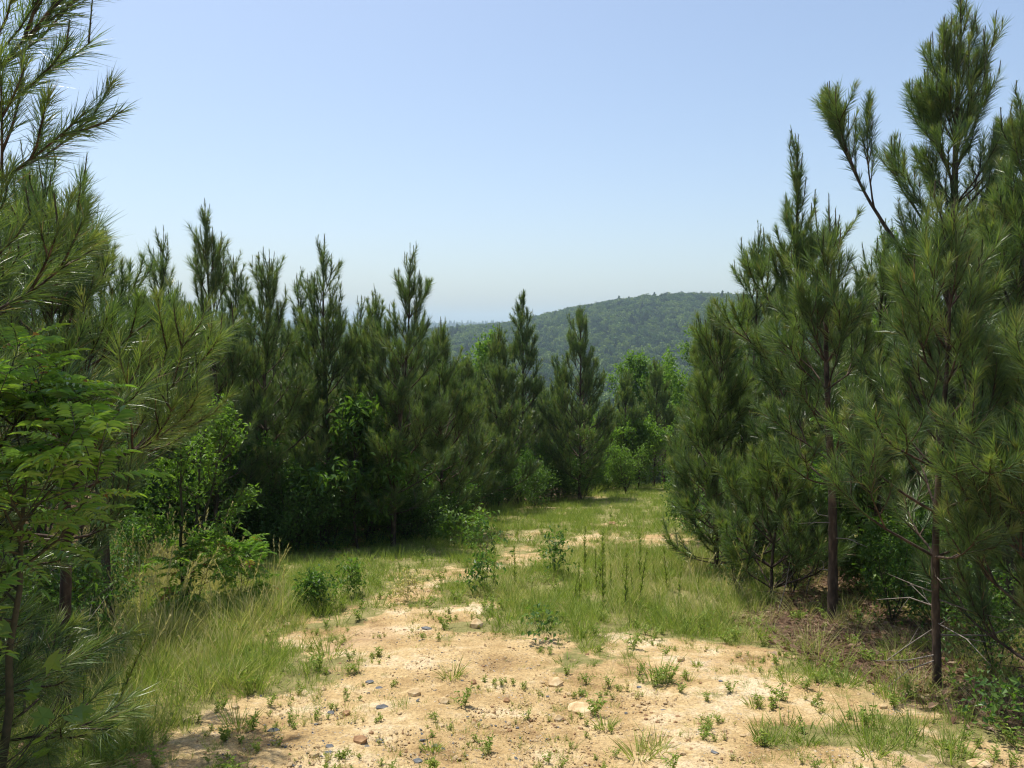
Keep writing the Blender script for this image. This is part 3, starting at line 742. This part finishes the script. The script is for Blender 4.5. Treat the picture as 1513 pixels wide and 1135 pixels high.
# pale leaved small tree left, sumac and maple near the camera
BT(112, 262, 8.2, 550, .62, 'slender shrub with pale sunlit leaves left of the tree line', 3400, .06, 'leaf_bright', 'leafy_shrub', 'shrub', stems=3, clump=.16, wid=.55, base=.3)
rng = np.random.default_rng(113); pos, H = spec(-75, 3.0, 440)
emit_broad(gen_broad(rng, H, .56, 400, .19, wid=.3, base=.56, kind='compound', clump=.3, tint=(.45, .95), stems=2), 'sumac', 'near sumac with long feathery bright leaves at the left edge', 'shrub', pos, 0, 'sumac')
rng = np.random.default_rng(114); pos, H = spec(-75, 2.9, 800)
emit_broad(gen_broad(rng, H, .5, 44, .095, wid=.95, base=.3, clump=.2, tint=(.5, 1), lobes=True), 'maple_sapling', 'sapling with a few bright lobed leaves low at the left edge', 'sapling', pos, 0, 'leaf_bright')

# low shrubs that can be told apart
def SH(seed, px, py, hgt, Rm, lab, n, leaf, lm='leaf', kind='simple', name='leafy_shrub', cat='shrub', **k):
    rng = np.random.default_rng(seed); pos = G(px, py); pos[2] -= .02
    return emit_broad(gen_broad(rng, hgt, Rm, n, leaf, kind=kind, **k), name, lab, cat, pos, 0, lm)
SH(121, 288, 902, .62, .40, 'low sumac bush with red tinged tip in the left meadow', 115, .20, 'sumac', 'compound', 'sumac_bush', wid=.36, stems=4, base=.12, tint=(.5, .95), clump=.2)
SH(122, 356, 884, .54, .38, 'low sumac bush touching the red tipped one on its right', 115, .20, 'sumac', 'compound', 'sumac_bush', wid=.36, stems=4, base=.12, tint=(.45, .9), clump=.2)
SH(123, 470, 900, .34, .22, 'small dark leaved bush at the meadow edge', 800, .055, 'leaf', stems=5, base=.05, clump=.12)
SH(124, 514, 882, .36, .18, 'thin yellowish bush just right of the small dark bush', 420, .05, 'leaf_bright', stems=4, base=.1, clump=.12)
SH(125, 601, 888, .28, .15, 'tan withered little shrub beside the sandy path', 260, .045, 'grass', stems=4, base=.2, clump=.12, tint=(.7, 1), name='withered_shrub')
SH(126, 678, 808, .50, .42, 'bright broad leaved plant before the dark tree line', 240, .12, 'leaf_bright', stems=4, base=.1, clump=.2, wid=.6)
SH(127, 716, 832, .62, .3, 'dark stemmed sapling with drooping leaves at the path corner', 220, .08, 'leaf', stems=2, base=.2, clump=.2, hang=.6)
SH(128, 713, 752, 1.15, .45, 'sunlit yellow green shrub against the dark trunks', 1100, .07, 'leaf_bright', stems=3, clump=.2)
SH(129, 822, 852, .50, .22, 'low green plant in the tall grass left of the weed stalks', 200, .07, 'leaf', stems=3, clump=.15)
SH(130, 805, 952, .22, .2, 'round leaved weed with curled dark stem on the sand', 110, .05, 'leaf', stems=4, base=.1, clump=.1, wid=.8)
SH(131, 712, 878, .38, .28, 'reddish stemmed plant arching in the middle grass', 170, .07, 'leaf', stems=3, clump=.15, hang=.4)
SH(132, 1295, 880, .62, .55, 'bright round leaved shrub in the shade behind the reddish trunk', 900, .08, 'leaf_bright', stems=4, wid=.8, clump=.2)
SH(133, 1170, 880, .75, .4, 'twiggy bush with small pale leaves beside the brown litter', 420, .035, 'leaf_bright', stems=6, clump=.2, wid=.7)
SH(134, 1090, 880, .6, .3, 'twiggy leafy bush under the pine foliated to the ground', 300, .04, 'leaf', stems=6, clump=.2)
SH(135, 1470, 1000, .7, .45, 'dark small leaved shrub in the shade at the right edge', 1500, .035, 'leaf', stems=6, clump=.16, wid=.7)
SH(136, 1480, 1085, .22, .25, 'low leafy patch on the litter in the bottom right corner', 240, .045, 'leaf', stems=5, clump=.12, wid=.7)
SH(137, 1380, 935, .5, .45, 'shaded shrub between the two right hand trunks', 1200, .035, 'leaf', stems=6, clump=.18, wid=.7)
SH(138, 125, 1010, .8, .35, 'leafy weed in the shade below the left pine', 700, .05, 'leaf', stems=5, clump=.15)
SH(139, 20, 1060, .8, .5, 'dark bush in the bottom left corner', 1600, .045, 'leaf', stems=6, clump=.18)
SH(140, 860, 742, 1.3, .9, 'leafy thicket at the base of the dark broad pine', 3200, .07, 'leaf', stems=5, clump=.25, name='thicket', cat='bush')
SH(141, 790, 752, 1.1, .8, 'leafy thicket right of the sunlit shrub', 2600, .07, 'leaf', stems=5, clump=.25, name='thicket', cat='bush')
SH(142, 925, 730, 1.6, .9, 'rounded bush with glossy leaves at the far bend', 3000, .08, 'leaf_bright', stems=5, clump=.25, name='leafy_bush', cat='bush')  # lighter leaf colour used to make the bush look lit
# undergrowth beneath the pines: copies of four bushes
ub = [gen_broad(np.random.default_rng(150 + k), [1.3, 1.7, .9, 2.3][k], [.7, .8, .6, .8][k], [2600, 2600, 1800, 3000][k], [.06, .085, .05, .1][k], wid=[.6, .5, .75, .45][k], stems=[5, 3, 6, 3][k], base=.08, clump=.24, tint=(.1, .75)) for k in range(4)]
pr = [None] * 4; ru = np.random.default_rng(8)
US = []
for px in range(165, 960, 17):
    Y0 = np.interp(px, [165, 300, 450, 640, 740, 860, 950], [11.2, 12.2, 12.8, 14.8, 23.5, 27, 33])
    for r_ in range(2): US.append((xat(px + ru.uniform(-9, 9), Y0 + r_ * 1.6), Y0 + r_ * 1.7 + ru.uniform(-.2, .8), 'L'))
for px, Y in ((1120, 11.5), (1200, 10.8), (1260, 10.2), (1330, 11), (1400, 10.4), (1450, 9.6), (1500, 9.5), (1560, 8.2), (1020, 15.5), (1060, 13), (1110, 14), (1160, 13), (1230, 13), (1370, 13), (1290, 14.5), (1500, 12.5), (1600, 10)):
    US.append((xat(px, Y), Y, 'R'))
for px, Y in ((-40, 5.4), (20, 5.9), (62, 6.5), (105, 7.0), (150, 7.8), (110, 8.6), (170, 9.4), (60, 8.0)): US.append((xat(px, Y), Y, 'l'))  # bushes added to darken the gaps round the near left trunks
for px, Y in ((1275, 8.9), (1325, 8.5), (1375, 8.9), (1400, 7.7), (1450, 7.6), (1500, 7.2), (1470, 6.6), (1330, 7.4)): US.append((xat(px, Y), Y, 'r'))
for x, y, s_ in US:
    k = int(ru.choice([0, 1, 2, 3], p=[.3, .3, .25, .15])); sc_ = ru.uniform(.65, 1.1) * {'r': .5, 'l': .62}.get(s_, 1)
    lab, gp = ('dark leafy bush in the undergrowth beneath the left tree line', 'undergrowth of the left tree line') if s_ in 'Ll' else ('shaded leafy bush beneath the right hand pines', 'undergrowth of the right stand')
    if pr[k] is None: pr[k] = emit_broad(ub[k], 'undergrowth_bush', lab, 'bush', on(x, y), ry(ru), 'leaf', gp, sc_)
    else: dup(pr[k], lab, on(x, y), ry(ru), sc_, gp)

# ------------------------------------------------------------------ grass, weeds, stones
def tuft(rng, n, h, spread, w, tint, lean=.35, seed_heads=0, curl=.35):
    mb = MB(); a = rng.uniform(0, 6.28, n); r = spread * rng.random(n) ** .5
    P = np.stack([r * np.cos(a), r * np.sin(a), np.full(n, -.015)], 1); out = np.stack([np.cos(a), np.sin(a), np.zeros(n)], 1)
    D = unit(np.array([0, 0, 1.]) + out * rng.uniform(.05, lean, (n, 1)) * 1.3 + rng.normal(0, .13, (n, 3)))
    L = h * rng.uniform(.45, 1.1, n); bend = (out * curl + np.array([0, 0, -curl * .45]) + rng.normal(0, .08, (n, 3))) * L[:, None] * rng.random((n, 1))
    t = np.clip(rng.uniform(tint[0], tint[1], n), 0, 1); blades(mb, P, D, L, w, rng, bend, t)
    for i in range(seed_heads):
        a_ = rng.uniform(0, 6.28); d = unit(np.array([math.cos(a_) * .22, math.sin(a_) * .22, 1.])); l = h * rng.uniform(1.0, 1.35)
        q = np.array([[0, 0, 0], d * l * .5, d * l + np.array([math.cos(a_), math.sin(a_), 0]) * .12 * l]); tube(mb, q, [.0018, .0014, .001], 3, .85)
        u = rng.uniform(.72, 1.02, 26)[:, None]; PP = q[1] * (1 - (u - .5) * 2) + q[2] * (u - .5) * 2
        blades(mb, PP, unit(unit(q[2] - q[1]) + rng.normal(0, .3, (26, 3))), .035, .007, rng, None, rng.uniform(.75, 1, 26), False)
    return mb
rt = np.random.default_rng(200)
gm = M['grass']; GT = []
for k in range(3): GT.append(tuft(rt, 22, .09, .07, .0042, (.0, .45), .8).mesh('lawn_tuft', gm))            # 0-2 short green
for k in range(3): GT.append(tuft(rt, 24, .22, .06, .0042, (.05, .55), .5).mesh('green_tuft', gm))         # 3-5 mid green
for k in range(3): GT.append(tuft(rt, 22, .30, .08, .0032, [(.0, .4), (.3, .9), (.6, 1)][k], [.35, .6, .9][k]).mesh('tall_tuft', gm))         # 6-8 tall mixed
for k in range(2): GT.append(tuft(rt, 16, .50, .08, .004, (.6, 1), .45, 2).mesh('dry_tuft', gm))           # 9-10 dry with seed heads
for k in range(2): GT.append(tuft(rt, 11, .07, .035, .003, (.2, 1), .9).mesh('sparse_tuft', gm))           # 11-12 sand tufts
def herb(rng, ns, h, leaf, tint):
    """a few thin sprigs with small paired leaves"""
    mb = MB()
    for q in range(ns):
        a = rng.uniform(0, 6.28); d = unit(np.array([math.cos(a) * rng.uniform(.2, .9), math.sin(a) * rng.uniform(.2, .9), 1.])); l = h * rng.uniform(.5, 1.1)
        tube(mb, [[0, 0, -.01], d * l], [.0012, .0007], 3, .5); m = 7; t = rng.uniform(.15, 1, m)[:, None]
        D = unit(rng.normal(size=(m, 3)) * np.array([1, 1, .4]) + np.array([0, 0, .25])); L = leaf * rng.uniform(.6, 1.1, m)
        leaves(mb, d * l * t, D, unit(np.array([0, 0, 1.]) + rng.normal(0, .3, (m, 3))), L, L * .5, np.clip(rng.uniform(*tint, m), 0, 1), lite=True)
    return mb
HB = [herb(rt, 6, .06, .018, (.1, .7)).mesh('herb', gm), herb(rt, 9, .10, .022, (.0, .5)).mesh('herb', gm), herb(rt, 5, .045, .014, (.5, 1)).mesh('herb', gm)]
def view_points(n, y0, y1, rng, m=.74, pad=1.6):
    y = rng.uniform(y0, y1, n); return rng.uniform(-1, 1, n) * (m * y + pad), y
rng = np.random.default_rng(201)
x, y = view_points(150000, 2.0, 40, rng)
sand, tall, lit, bare = fields(x, y)
side = np.array([clearing_side(a, b) for a, b in zip(x, y)])
dens = (.3 + .7 * sstep(.34, .56, fbm(x / .45, y / .45, 64))) * (1 - sand) ** 1.5 * (1 - .75 * bare) * (1 - np.where((x > 0) & (y < 11), .5, .88) * lit)
keepp = rng.random(len(x)) < np.where(y < 14, dens * .62, dens * .5)
keepp &= ~((side != 0) & (y > 16) & (lit > .8))
x, y, sand, tall, lit, bare = [q[keepp] for q in (x, y, sand, tall, lit, bare)]
n = len(x); u = rng.random(n)
idx = np.where(u < .62, rng.integers(0, 3, n), rng.integers(3, 6, n))
tm = rng.random(n) < tall * .62 * sstep(.35, .6, fbm(x / .7, y / .7, 66)) * 1.3
idx = np.where(tm, rng.integers(6, 9, n), idx)
dryzone = sstep(8, 10.5, y) * (x < -2.6) * tall + .12 * tall
idx = np.where(tm & (rng.random(n) < dryzone), rng.integers(9, 11, n), idx)
idx = np.where((lit > .5) & (x > 0) & (y < 11) & (rng.random(n) < .7), rng.choice([7, 8, 11, 12], n), idx)
idx = np.where((tall > .3) & ~tm & (idx < 3), rng.integers(3, 6, n), idx)
patchy = fbm(x / .8, y / .8, 61)
scl = rng.uniform(.45, 1.25, n) * (.55 + .8 * patchy) * np.where(y > 14, 1.25, 1) * (1 - .55 * sstep(.02, .35, sand))
edge = np.clip((y - 9) / 4, 0, 1) * (lit > .02) * (lit < .6) * (idx < 6)      # lusher along the foot of the trees
scl *= 1 + .9 * edge
o = scatter('meadow_grass', GT, np.column_stack([x, y, height(x, y)]), rng.uniform(0, 6.28, n), .12, scl, idx)
o['label'] = 'green and straw coloured grass over the clearing'; print('grass', n)
# sparse tufts and herbs on the sand
x, y = view_points(60000, 2.0, 24, rng); sand, tall, lit, bare = fields(x, y)
pz = fbm(x / .38, y / .38, 71); k = (rng.random(len(x)) < sstep(.47, .66, pz) * .9) & (sand > .08)
x, y = x[k], y[k]; n = len(x)
idx = rng.choice([0, 1, 2, 3, 4], n, p=[.35, .27, .14, .06, .18])
o = scatter('sparse_weeds', GT[11:13] + HB, np.column_stack([x, y, height(x, y)]), rng.uniform(0, 6.28, n), .2, rng.uniform(.35, 1.15, n), idx)
o['label'] = 'thin weeds and grass sprouts on the bare sand'
x, y = view_points(16000, 2.5, 26, rng); sand, tall, lit, bare = fields(x, y)
k = (rng.random(len(x)) < .22) & (sand < .5); x, y, lit = x[k], y[k], lit[k]; n = len(x)
o = scatter('meadow_herbs', HB, np.column_stack([x, y, height(x, y)]), rng.uniform(0, 6.28, n), .2, rng.uniform(.7, 1.8, n), rng.integers(0, 2, n))
o['label'] = 'small leafy herbs among the grass'

def stone_mb(rng, sx=1, sy=.8, sz=.5, sub=1, ang=.25):
    import bmesh
    bm = bmesh.new(); bmesh.ops.create_icosphere(bm, subdivisions=sub, radius=1)
    V = np.array([v.co[:] for v in bm.verts]); F = np.array([[v.index for v in f.verts] for f in bm.faces]); bm.free()
    for q in range(5):                       # chip planes off it
        nn = unit(rng.normal(size=3)); dcut = rng.uniform(.55, .85); s = V @ nn; V = V - np.maximum(s - dcut, 0)[:, None] * nn
    V = V * (1 + rng.normal(0, ang * .3, (len(V), 1))) * np.array([sx, sy, sz]); mb = MB(); mb.add(V, F); return mb
rs_ = np.random.default_rng(300)
ST = [stone_mb(rs_).mesh('pebble', M['buff']) for k in range(3)] + [stone_mb(rs_).mesh('pebble', M['brown']) for k in range(2)] + [stone_mb(rs_, 1, .7, .3).mesh('pebble', M['slate']) for k in range(2)]
x, y = view_points(260000, 1.8, 16, rng); sand, tall, lit, bare = fields(x, y)
cl = fbm(x / .7, y / .7, 81); k = (rng.random(len(x)) < np.clip(sand + bare, 0, 1) * (.12 + .8 * sstep(.45, .65, cl))); x, y = x[k], y[k]; n = len(x)
slate_zone = np.exp(-((x + 1.0) / .9) ** 2 - ((y - 5.1) / 1.3) ** 2) * .30 + .012
idx = np.where(rng.random(n) < slate_zone, rng.integers(5, 7, n), rng.choice([0, 1, 2, 3, 4], n, p=[.27, .27, .22, .14, .10]))
sz = .0035 + .008 * rng.random(n) ** 3 + .018 * rng.random(n) ** 26
o = scatter('gravel', ST, np.column_stack([x, y, height(x, y) + sz * .12]), rng.uniform(0, 6.28, n), .25, sz, idx)
o['label'] = 'fine buff and grey gravel over the sandy ground'; print('gravel', n)

# stones one can point at: px, py, half width in px, kind, label
STN = [(655, 1041, 11, 'buff', 'pale wedge shaped stone with a bright top on the sand'), (612, 1027, 12, 'buff', 'flat pale stone in the middle foreground'),
 (700, 1012, 6, 'brown', 'small rust brown stone beside a grass tuft'), (513, 1058, 8, 'brown', 'orange brown stone left of the long slate pieces'),
 (565, 1047, 12, 'slate', 'long flat blue grey slate lying right of the orange stone'), (560, 1018, 7, 'slate', 'blue grey slate piece, second above the long slate'),
 (546, 1009, 8, 'slate', 'thin dark slate sliver, farthest of the slate pieces'), (489, 1054, 7, 'slate', 'pale grey slate chip left of the orange brown stone'),
 (404, 1081, 11, 'slate', 'slate piece farthest left near the grass edge'), (487, 1106, 8, 'slate', 'upper of the pair of dark slate pieces'),
 (486, 1114, 8, 'slate', 'lower of the pair of dark slate pieces'), (532, 1099, 13, 'brown', 'round brown stone touching small slate chips'),
 (561, 1096, 8, 'slate', 'upright slate chip right of the round brown stone'), (543, 1105, 6, 'slate', 'little slate chip below the round brown stone'),
 (617, 1127, 10, 'slate', 'tilted slate piece near the bottom edge'), (464, 1118, 9, 'buff', 'buff stone left of the pair of dark slates'),
 (749, 1038, 7, 'brown', 'brown stone half sunk in the sand in mid foreground'), (824, 1066, 10, 'buff', 'pale stone in front of the sand ridge'),
 (858, 1050, 22, 'buff', 'broad low buff rock embedded like a ridge'), (820, 1014, 15, 'buff', 'whitish crumbling rock patch in the centre of the sand'),
 (425, 927, 8, 'buff', 'whitish stone at the meadow edge by the gravel strip'), (348, 1046, 8, 'buff', 'pale round stone in the left grass'),
 (478, 1020, 6, 'buff', 'small pale stone at the edge of the green grass'), (484, 995, 6, 'buff', 'small pale stone farther up the edge of the green grass'),
 (630, 930, 10, 'slate', 'flat greyish stone where the track starts'), (704, 927, 14, 'buff', 'flat buff slab in the track'), (1006, 976, 7, 'buff', 'pale pebble right of the centre tufts'),
 (1070, 1082, 7, 'buff', 'pale pebble near the lower right tufts'), (980, 1052, 6, 'slate', 'grey pebble left of the lower right grass'),
 (1056, 1113, 8, 'slate', 'dark slate chip below the right tufts'), (945, 1016, 5, 'slate', 'bluish pebble in the right half of the sand'),
 (1065, 1008, 5, 'slate', 'bluish pebble farthest right on the open sand'), (60, 1086, 13, 'buff', 'pale flat rock lying in the shade at lower left'),
 (1445, 1130, 20, 'buff', 'pale flat rock at the lower right edge'), (1305, 1048, 8, 'buff', 'pinkish stone where the sand meets the right verge'), (905, 776, 7, 'brown', 'brownish bare rock showing in the far lawn')]
for k, (px, py, hw, kd, lab) in enumerate(STN):
    g_ = G(px, py); r = hw / FPX * g_[1]; sy, szz = (.65, .38) if kd == 'slate' else ((.8, .75) if hw < 16 else (.8, .30))
    me = stone_mb(np.random.default_rng(400 + k), r, r * sy * 1.1, r * szz, 1 if hw < 16 else 2, .22).mesh('stone', M[kd])
    q = thing('slate_stone' if kd == 'slate' else 'stone', lab, 'stone', g_ + np.array([0, 0, r * szz * .25]), rs_.uniform(-.5, .5), None, me); q.rotation_euler[0] = rs_.uniform(-.1, .22)

# grass tufts one can point at
TF = [(484, 972, .26, (.1, .45), 'dark green grass tuft at the edge of the sand, left of the track'), (668, 1003, .17, (.05, .5), 'round grass tuft in the middle of the sand'),
 (795, 905, .34, (.0, .2), 'fan shaped dark green tuft before the tall grass'), (895, 1078, .11, (.0, .4), 'small bright tuft behind the lower right sprouts'),
 (352, 1012, .28, (.1, .5), 'spreading tuft in the short green meadow at left'), (352, 1075, .20, (.0, .4), 'leafy green tuft at the lower edge of the meadow'),
 (1165, 1010, .14, (.2, .7), 'pale green tuft near the shade of the right pines'), (1250, 1012, .18, (.0, .3), 'lush green tuft at the edge of the right shade'),
 (1115, 1045, .11, (.1, .6), 'tuft on the right hand sand above the green patch'), (1130, 1100, .14, (.0, .4), 'left tuft of the lower right green patch'),
 (1190, 1098, .13, (.0, .4), 'right tuft of the lower right green patch'), (1290, 1118, .14, (.0, .5), 'tuft near the bottom edge right of the green patch'),
 (945, 1118, .17, (.1, .7), 'wiry tuft at the bottom edge below the centre'), (1350, 1010, .28, (.4, 1), 'straw coloured tuft before the thin dark trunk'),
 (640, 1112, .10, (.1, .6), 'low yellowish tuft near the slate pieces'), (1030, 985, .07, (.1, .6), 'little round tuft on the open sand at right'),
 (870, 965, .16, (.2, .6), 'loose tuft between sand and tall grass'), (970, 1110, .15, (.2, .8), 'dry wiry tuft beside the bottom edge tuft')]
for k, (px, py, h, tn, lab) in enumerate(TF):
    me = tuft(np.random.default_rng(500 + k), 60, h, h * .35, .0045, tn, .7).mesh('grass_tuft', gm); thing('grass_tuft', lab, 'grass tuft', G(px, py), 0, None, me)
# upright weed stalks
def stalk(rng, h, lean=0.0):
    w_, f_ = MB(), MB(); P = np.array([[0, 0, -.02], [lean * h * .4, 0, h * .5], [lean * h, 0, h]]); tube(w_, P, [.0045, .0035, .0015], 5)
    n = int(110 * h / .7); t = rng.random(n) ** .8; Q = np.stack([np.interp(t, [0, .5, 1], P[:, k]) for k in range(3)], 1); a = rng.uniform(0, 6.28, n)
    D = unit(np.stack([np.cos(a), np.sin(a), rng.uniform(.8, 2, n)], 1)); L = .07 * (1.1 - .6 * t)
    leaves(f_, Q, D, unit(np.array([0, 0, 1.]) + rng.normal(0, .3, (n, 3))), L, L * .22, np.clip(.15 + .35 * rng.random(n), 0, 1)); return w_, f_
sproto = None; rr_ = np.random.default_rng(600); pts = [(872, 862), (876, 878), (888, 880), (900, 876), (907, 866), (915, 884), (926, 878), (938, 872), (951, 884), (965, 870), (980, 880), (740, 880), (758, 874), (845, 875), (835, 900), (1010, 890), (1040, 900), (930, 895), (895, 892), (868, 890)]
for k, (px, py) in enumerate(pts):
    lab = 'upright green weed stalk among the tall grass in mid clearing'; q = G(px + rr_.uniform(-14, 14), py + rr_.uniform(-16, 14))
    if sproto is None:
        w_, f_ = stalk(rr_, .62); sproto = thing('weed_stalk', lab, 'weed', q, 0, 'weed stalks in the tall grass'); obj('stem', w_.mesh('stem', M['stem']), sproto); obj('leaves', f_.mesh('leaves', gm), sproto)
    else: dup(sproto, lab, q, ry(rr_), rr_.uniform(.35, 1.15), 'weed stalks in the tall grass').rotation_euler[0] = rr_.uniform(-.22, .22)
w_, f_ = stalk(rr_, .72, .38); t = thing('weed_stalk', 'tall dark weed stalk leaning right in the lower left grass', 'weed', G(150, 1130)); obj('stem', w_.mesh('stem', M['stem']), t); obj('leaves', f_.mesh('leaves', gm), t)
w_, f_ = stalk(rr_, .5, .05); t = thing('weed_stalk', 'straight dark weed stalk left of the leaning one', 'weed', G(122, 1132)); obj('stem', w_.mesh('stem', M['stem']), t); obj('leaves', f_.mesh('leaves', gm), t)
# seed-headed dry grass at the back left
sp_ = None
for k, px in enumerate(range(70, 280, 9)):
    q = G(px + rr_.uniform(-6, 6), 868 + rr_.uniform(-14, 14)); lab = 'dry tall grass clump with pale seed heads against the dark trees'
    if sp_ is None: sp_ = thing('seed_grass', lab, 'tall grass', q, 0, 'seed headed grass clumps at the left', tuft(rr_, 14, .62, .08, .004, (.6, 1), .3, 4).mesh('seed_grass', gm))
    else: dup(sp_, lab, q, ry(rr_), rr_.uniform(.7, 1.15), 'seed headed grass clumps at the left')
# fallen sticks under the right-hand pines
for k, (px, py, l, a, lab) in enumerate([(1300, 985, .7, .5, 'pale bare stick leaning in the shade before the thin trunk'), (1440, 1015, .8, -.3, 'long dry grass stem arching from the thin trunk to the right'), (1190, 880, .5, 1.1, 'grey dead stick in the twiggy bush'), (1150, 905, .6, 1.3, 'upright dead stem at the edge of the litter'), (1330, 930, .6, .2, 'dead branch lying behind the thin trunk')]):
    w_ = MB(); d = np.array([math.cos(a), .2, math.sin(a) if a > 0 else .15]); P = np.array([[0, 0, 0], d * l * .5 + rr_.normal(0, .03, 3), d * l]); tube(w_, P, [.007, .005, .002], 5)
    tube(w_, [P[1], P[1] + np.array([.1, .05, .12])], [.003, .001], 4); thing('dead_stick', lab, 'stick', G(px, py), 0, None, w_.mesh('dead_stick', M['twig'], True))
# litter under the pines
lf = []
for k in range(3):
    mb = MB(); n = 26; P = np.stack([rt.uniform(-.14, .14, n), rt.uniform(-.14, .14, n), rt.uniform(.0, .03, n)], 1); D = unit(rt.normal(size=(n, 3)) * np.array([1, 1, .12])); blades(mb, P, D, .15, .003, rt, None, rt.uniform(.3, 1, n), False)
    m_ = 5; leaves(mb, P[:m_], D[:m_], unit(np.array([0, 0, 1.]) + rt.normal(0, .5, (m_, 3))), .06, .035, rt.uniform(0, 1, m_)); lf.append(mb)
lm_ = leaf_mat('dry_litter', [(0, (.09, .05, .032)), (.6, (.18, .11, .07)), (1, (.36, .27, .19))], .8, .1, spec=.1)
x, y = view_points(60000, 2.4, 26, rng); sand, tall, lit, bare = fields(x, y); k = (rng.random(len(x)) < lit * .5); x, y = x[k], y[k]; n = len(x)
o = scatter('pine_straw', [q.mesh('straw', lm_) for q in lf], np.column_stack([x, y, height(x, y)]), rng.uniform(0, 6.28, n), .1, rng.uniform(.7, 1.3, n), rng.integers(0, 3, n))
o['label'] = 'brown pine straw and dead leaves under the trees'
tot = sum(len(m.polygons) for m in bpy.data.meshes); print('triangles', tot)
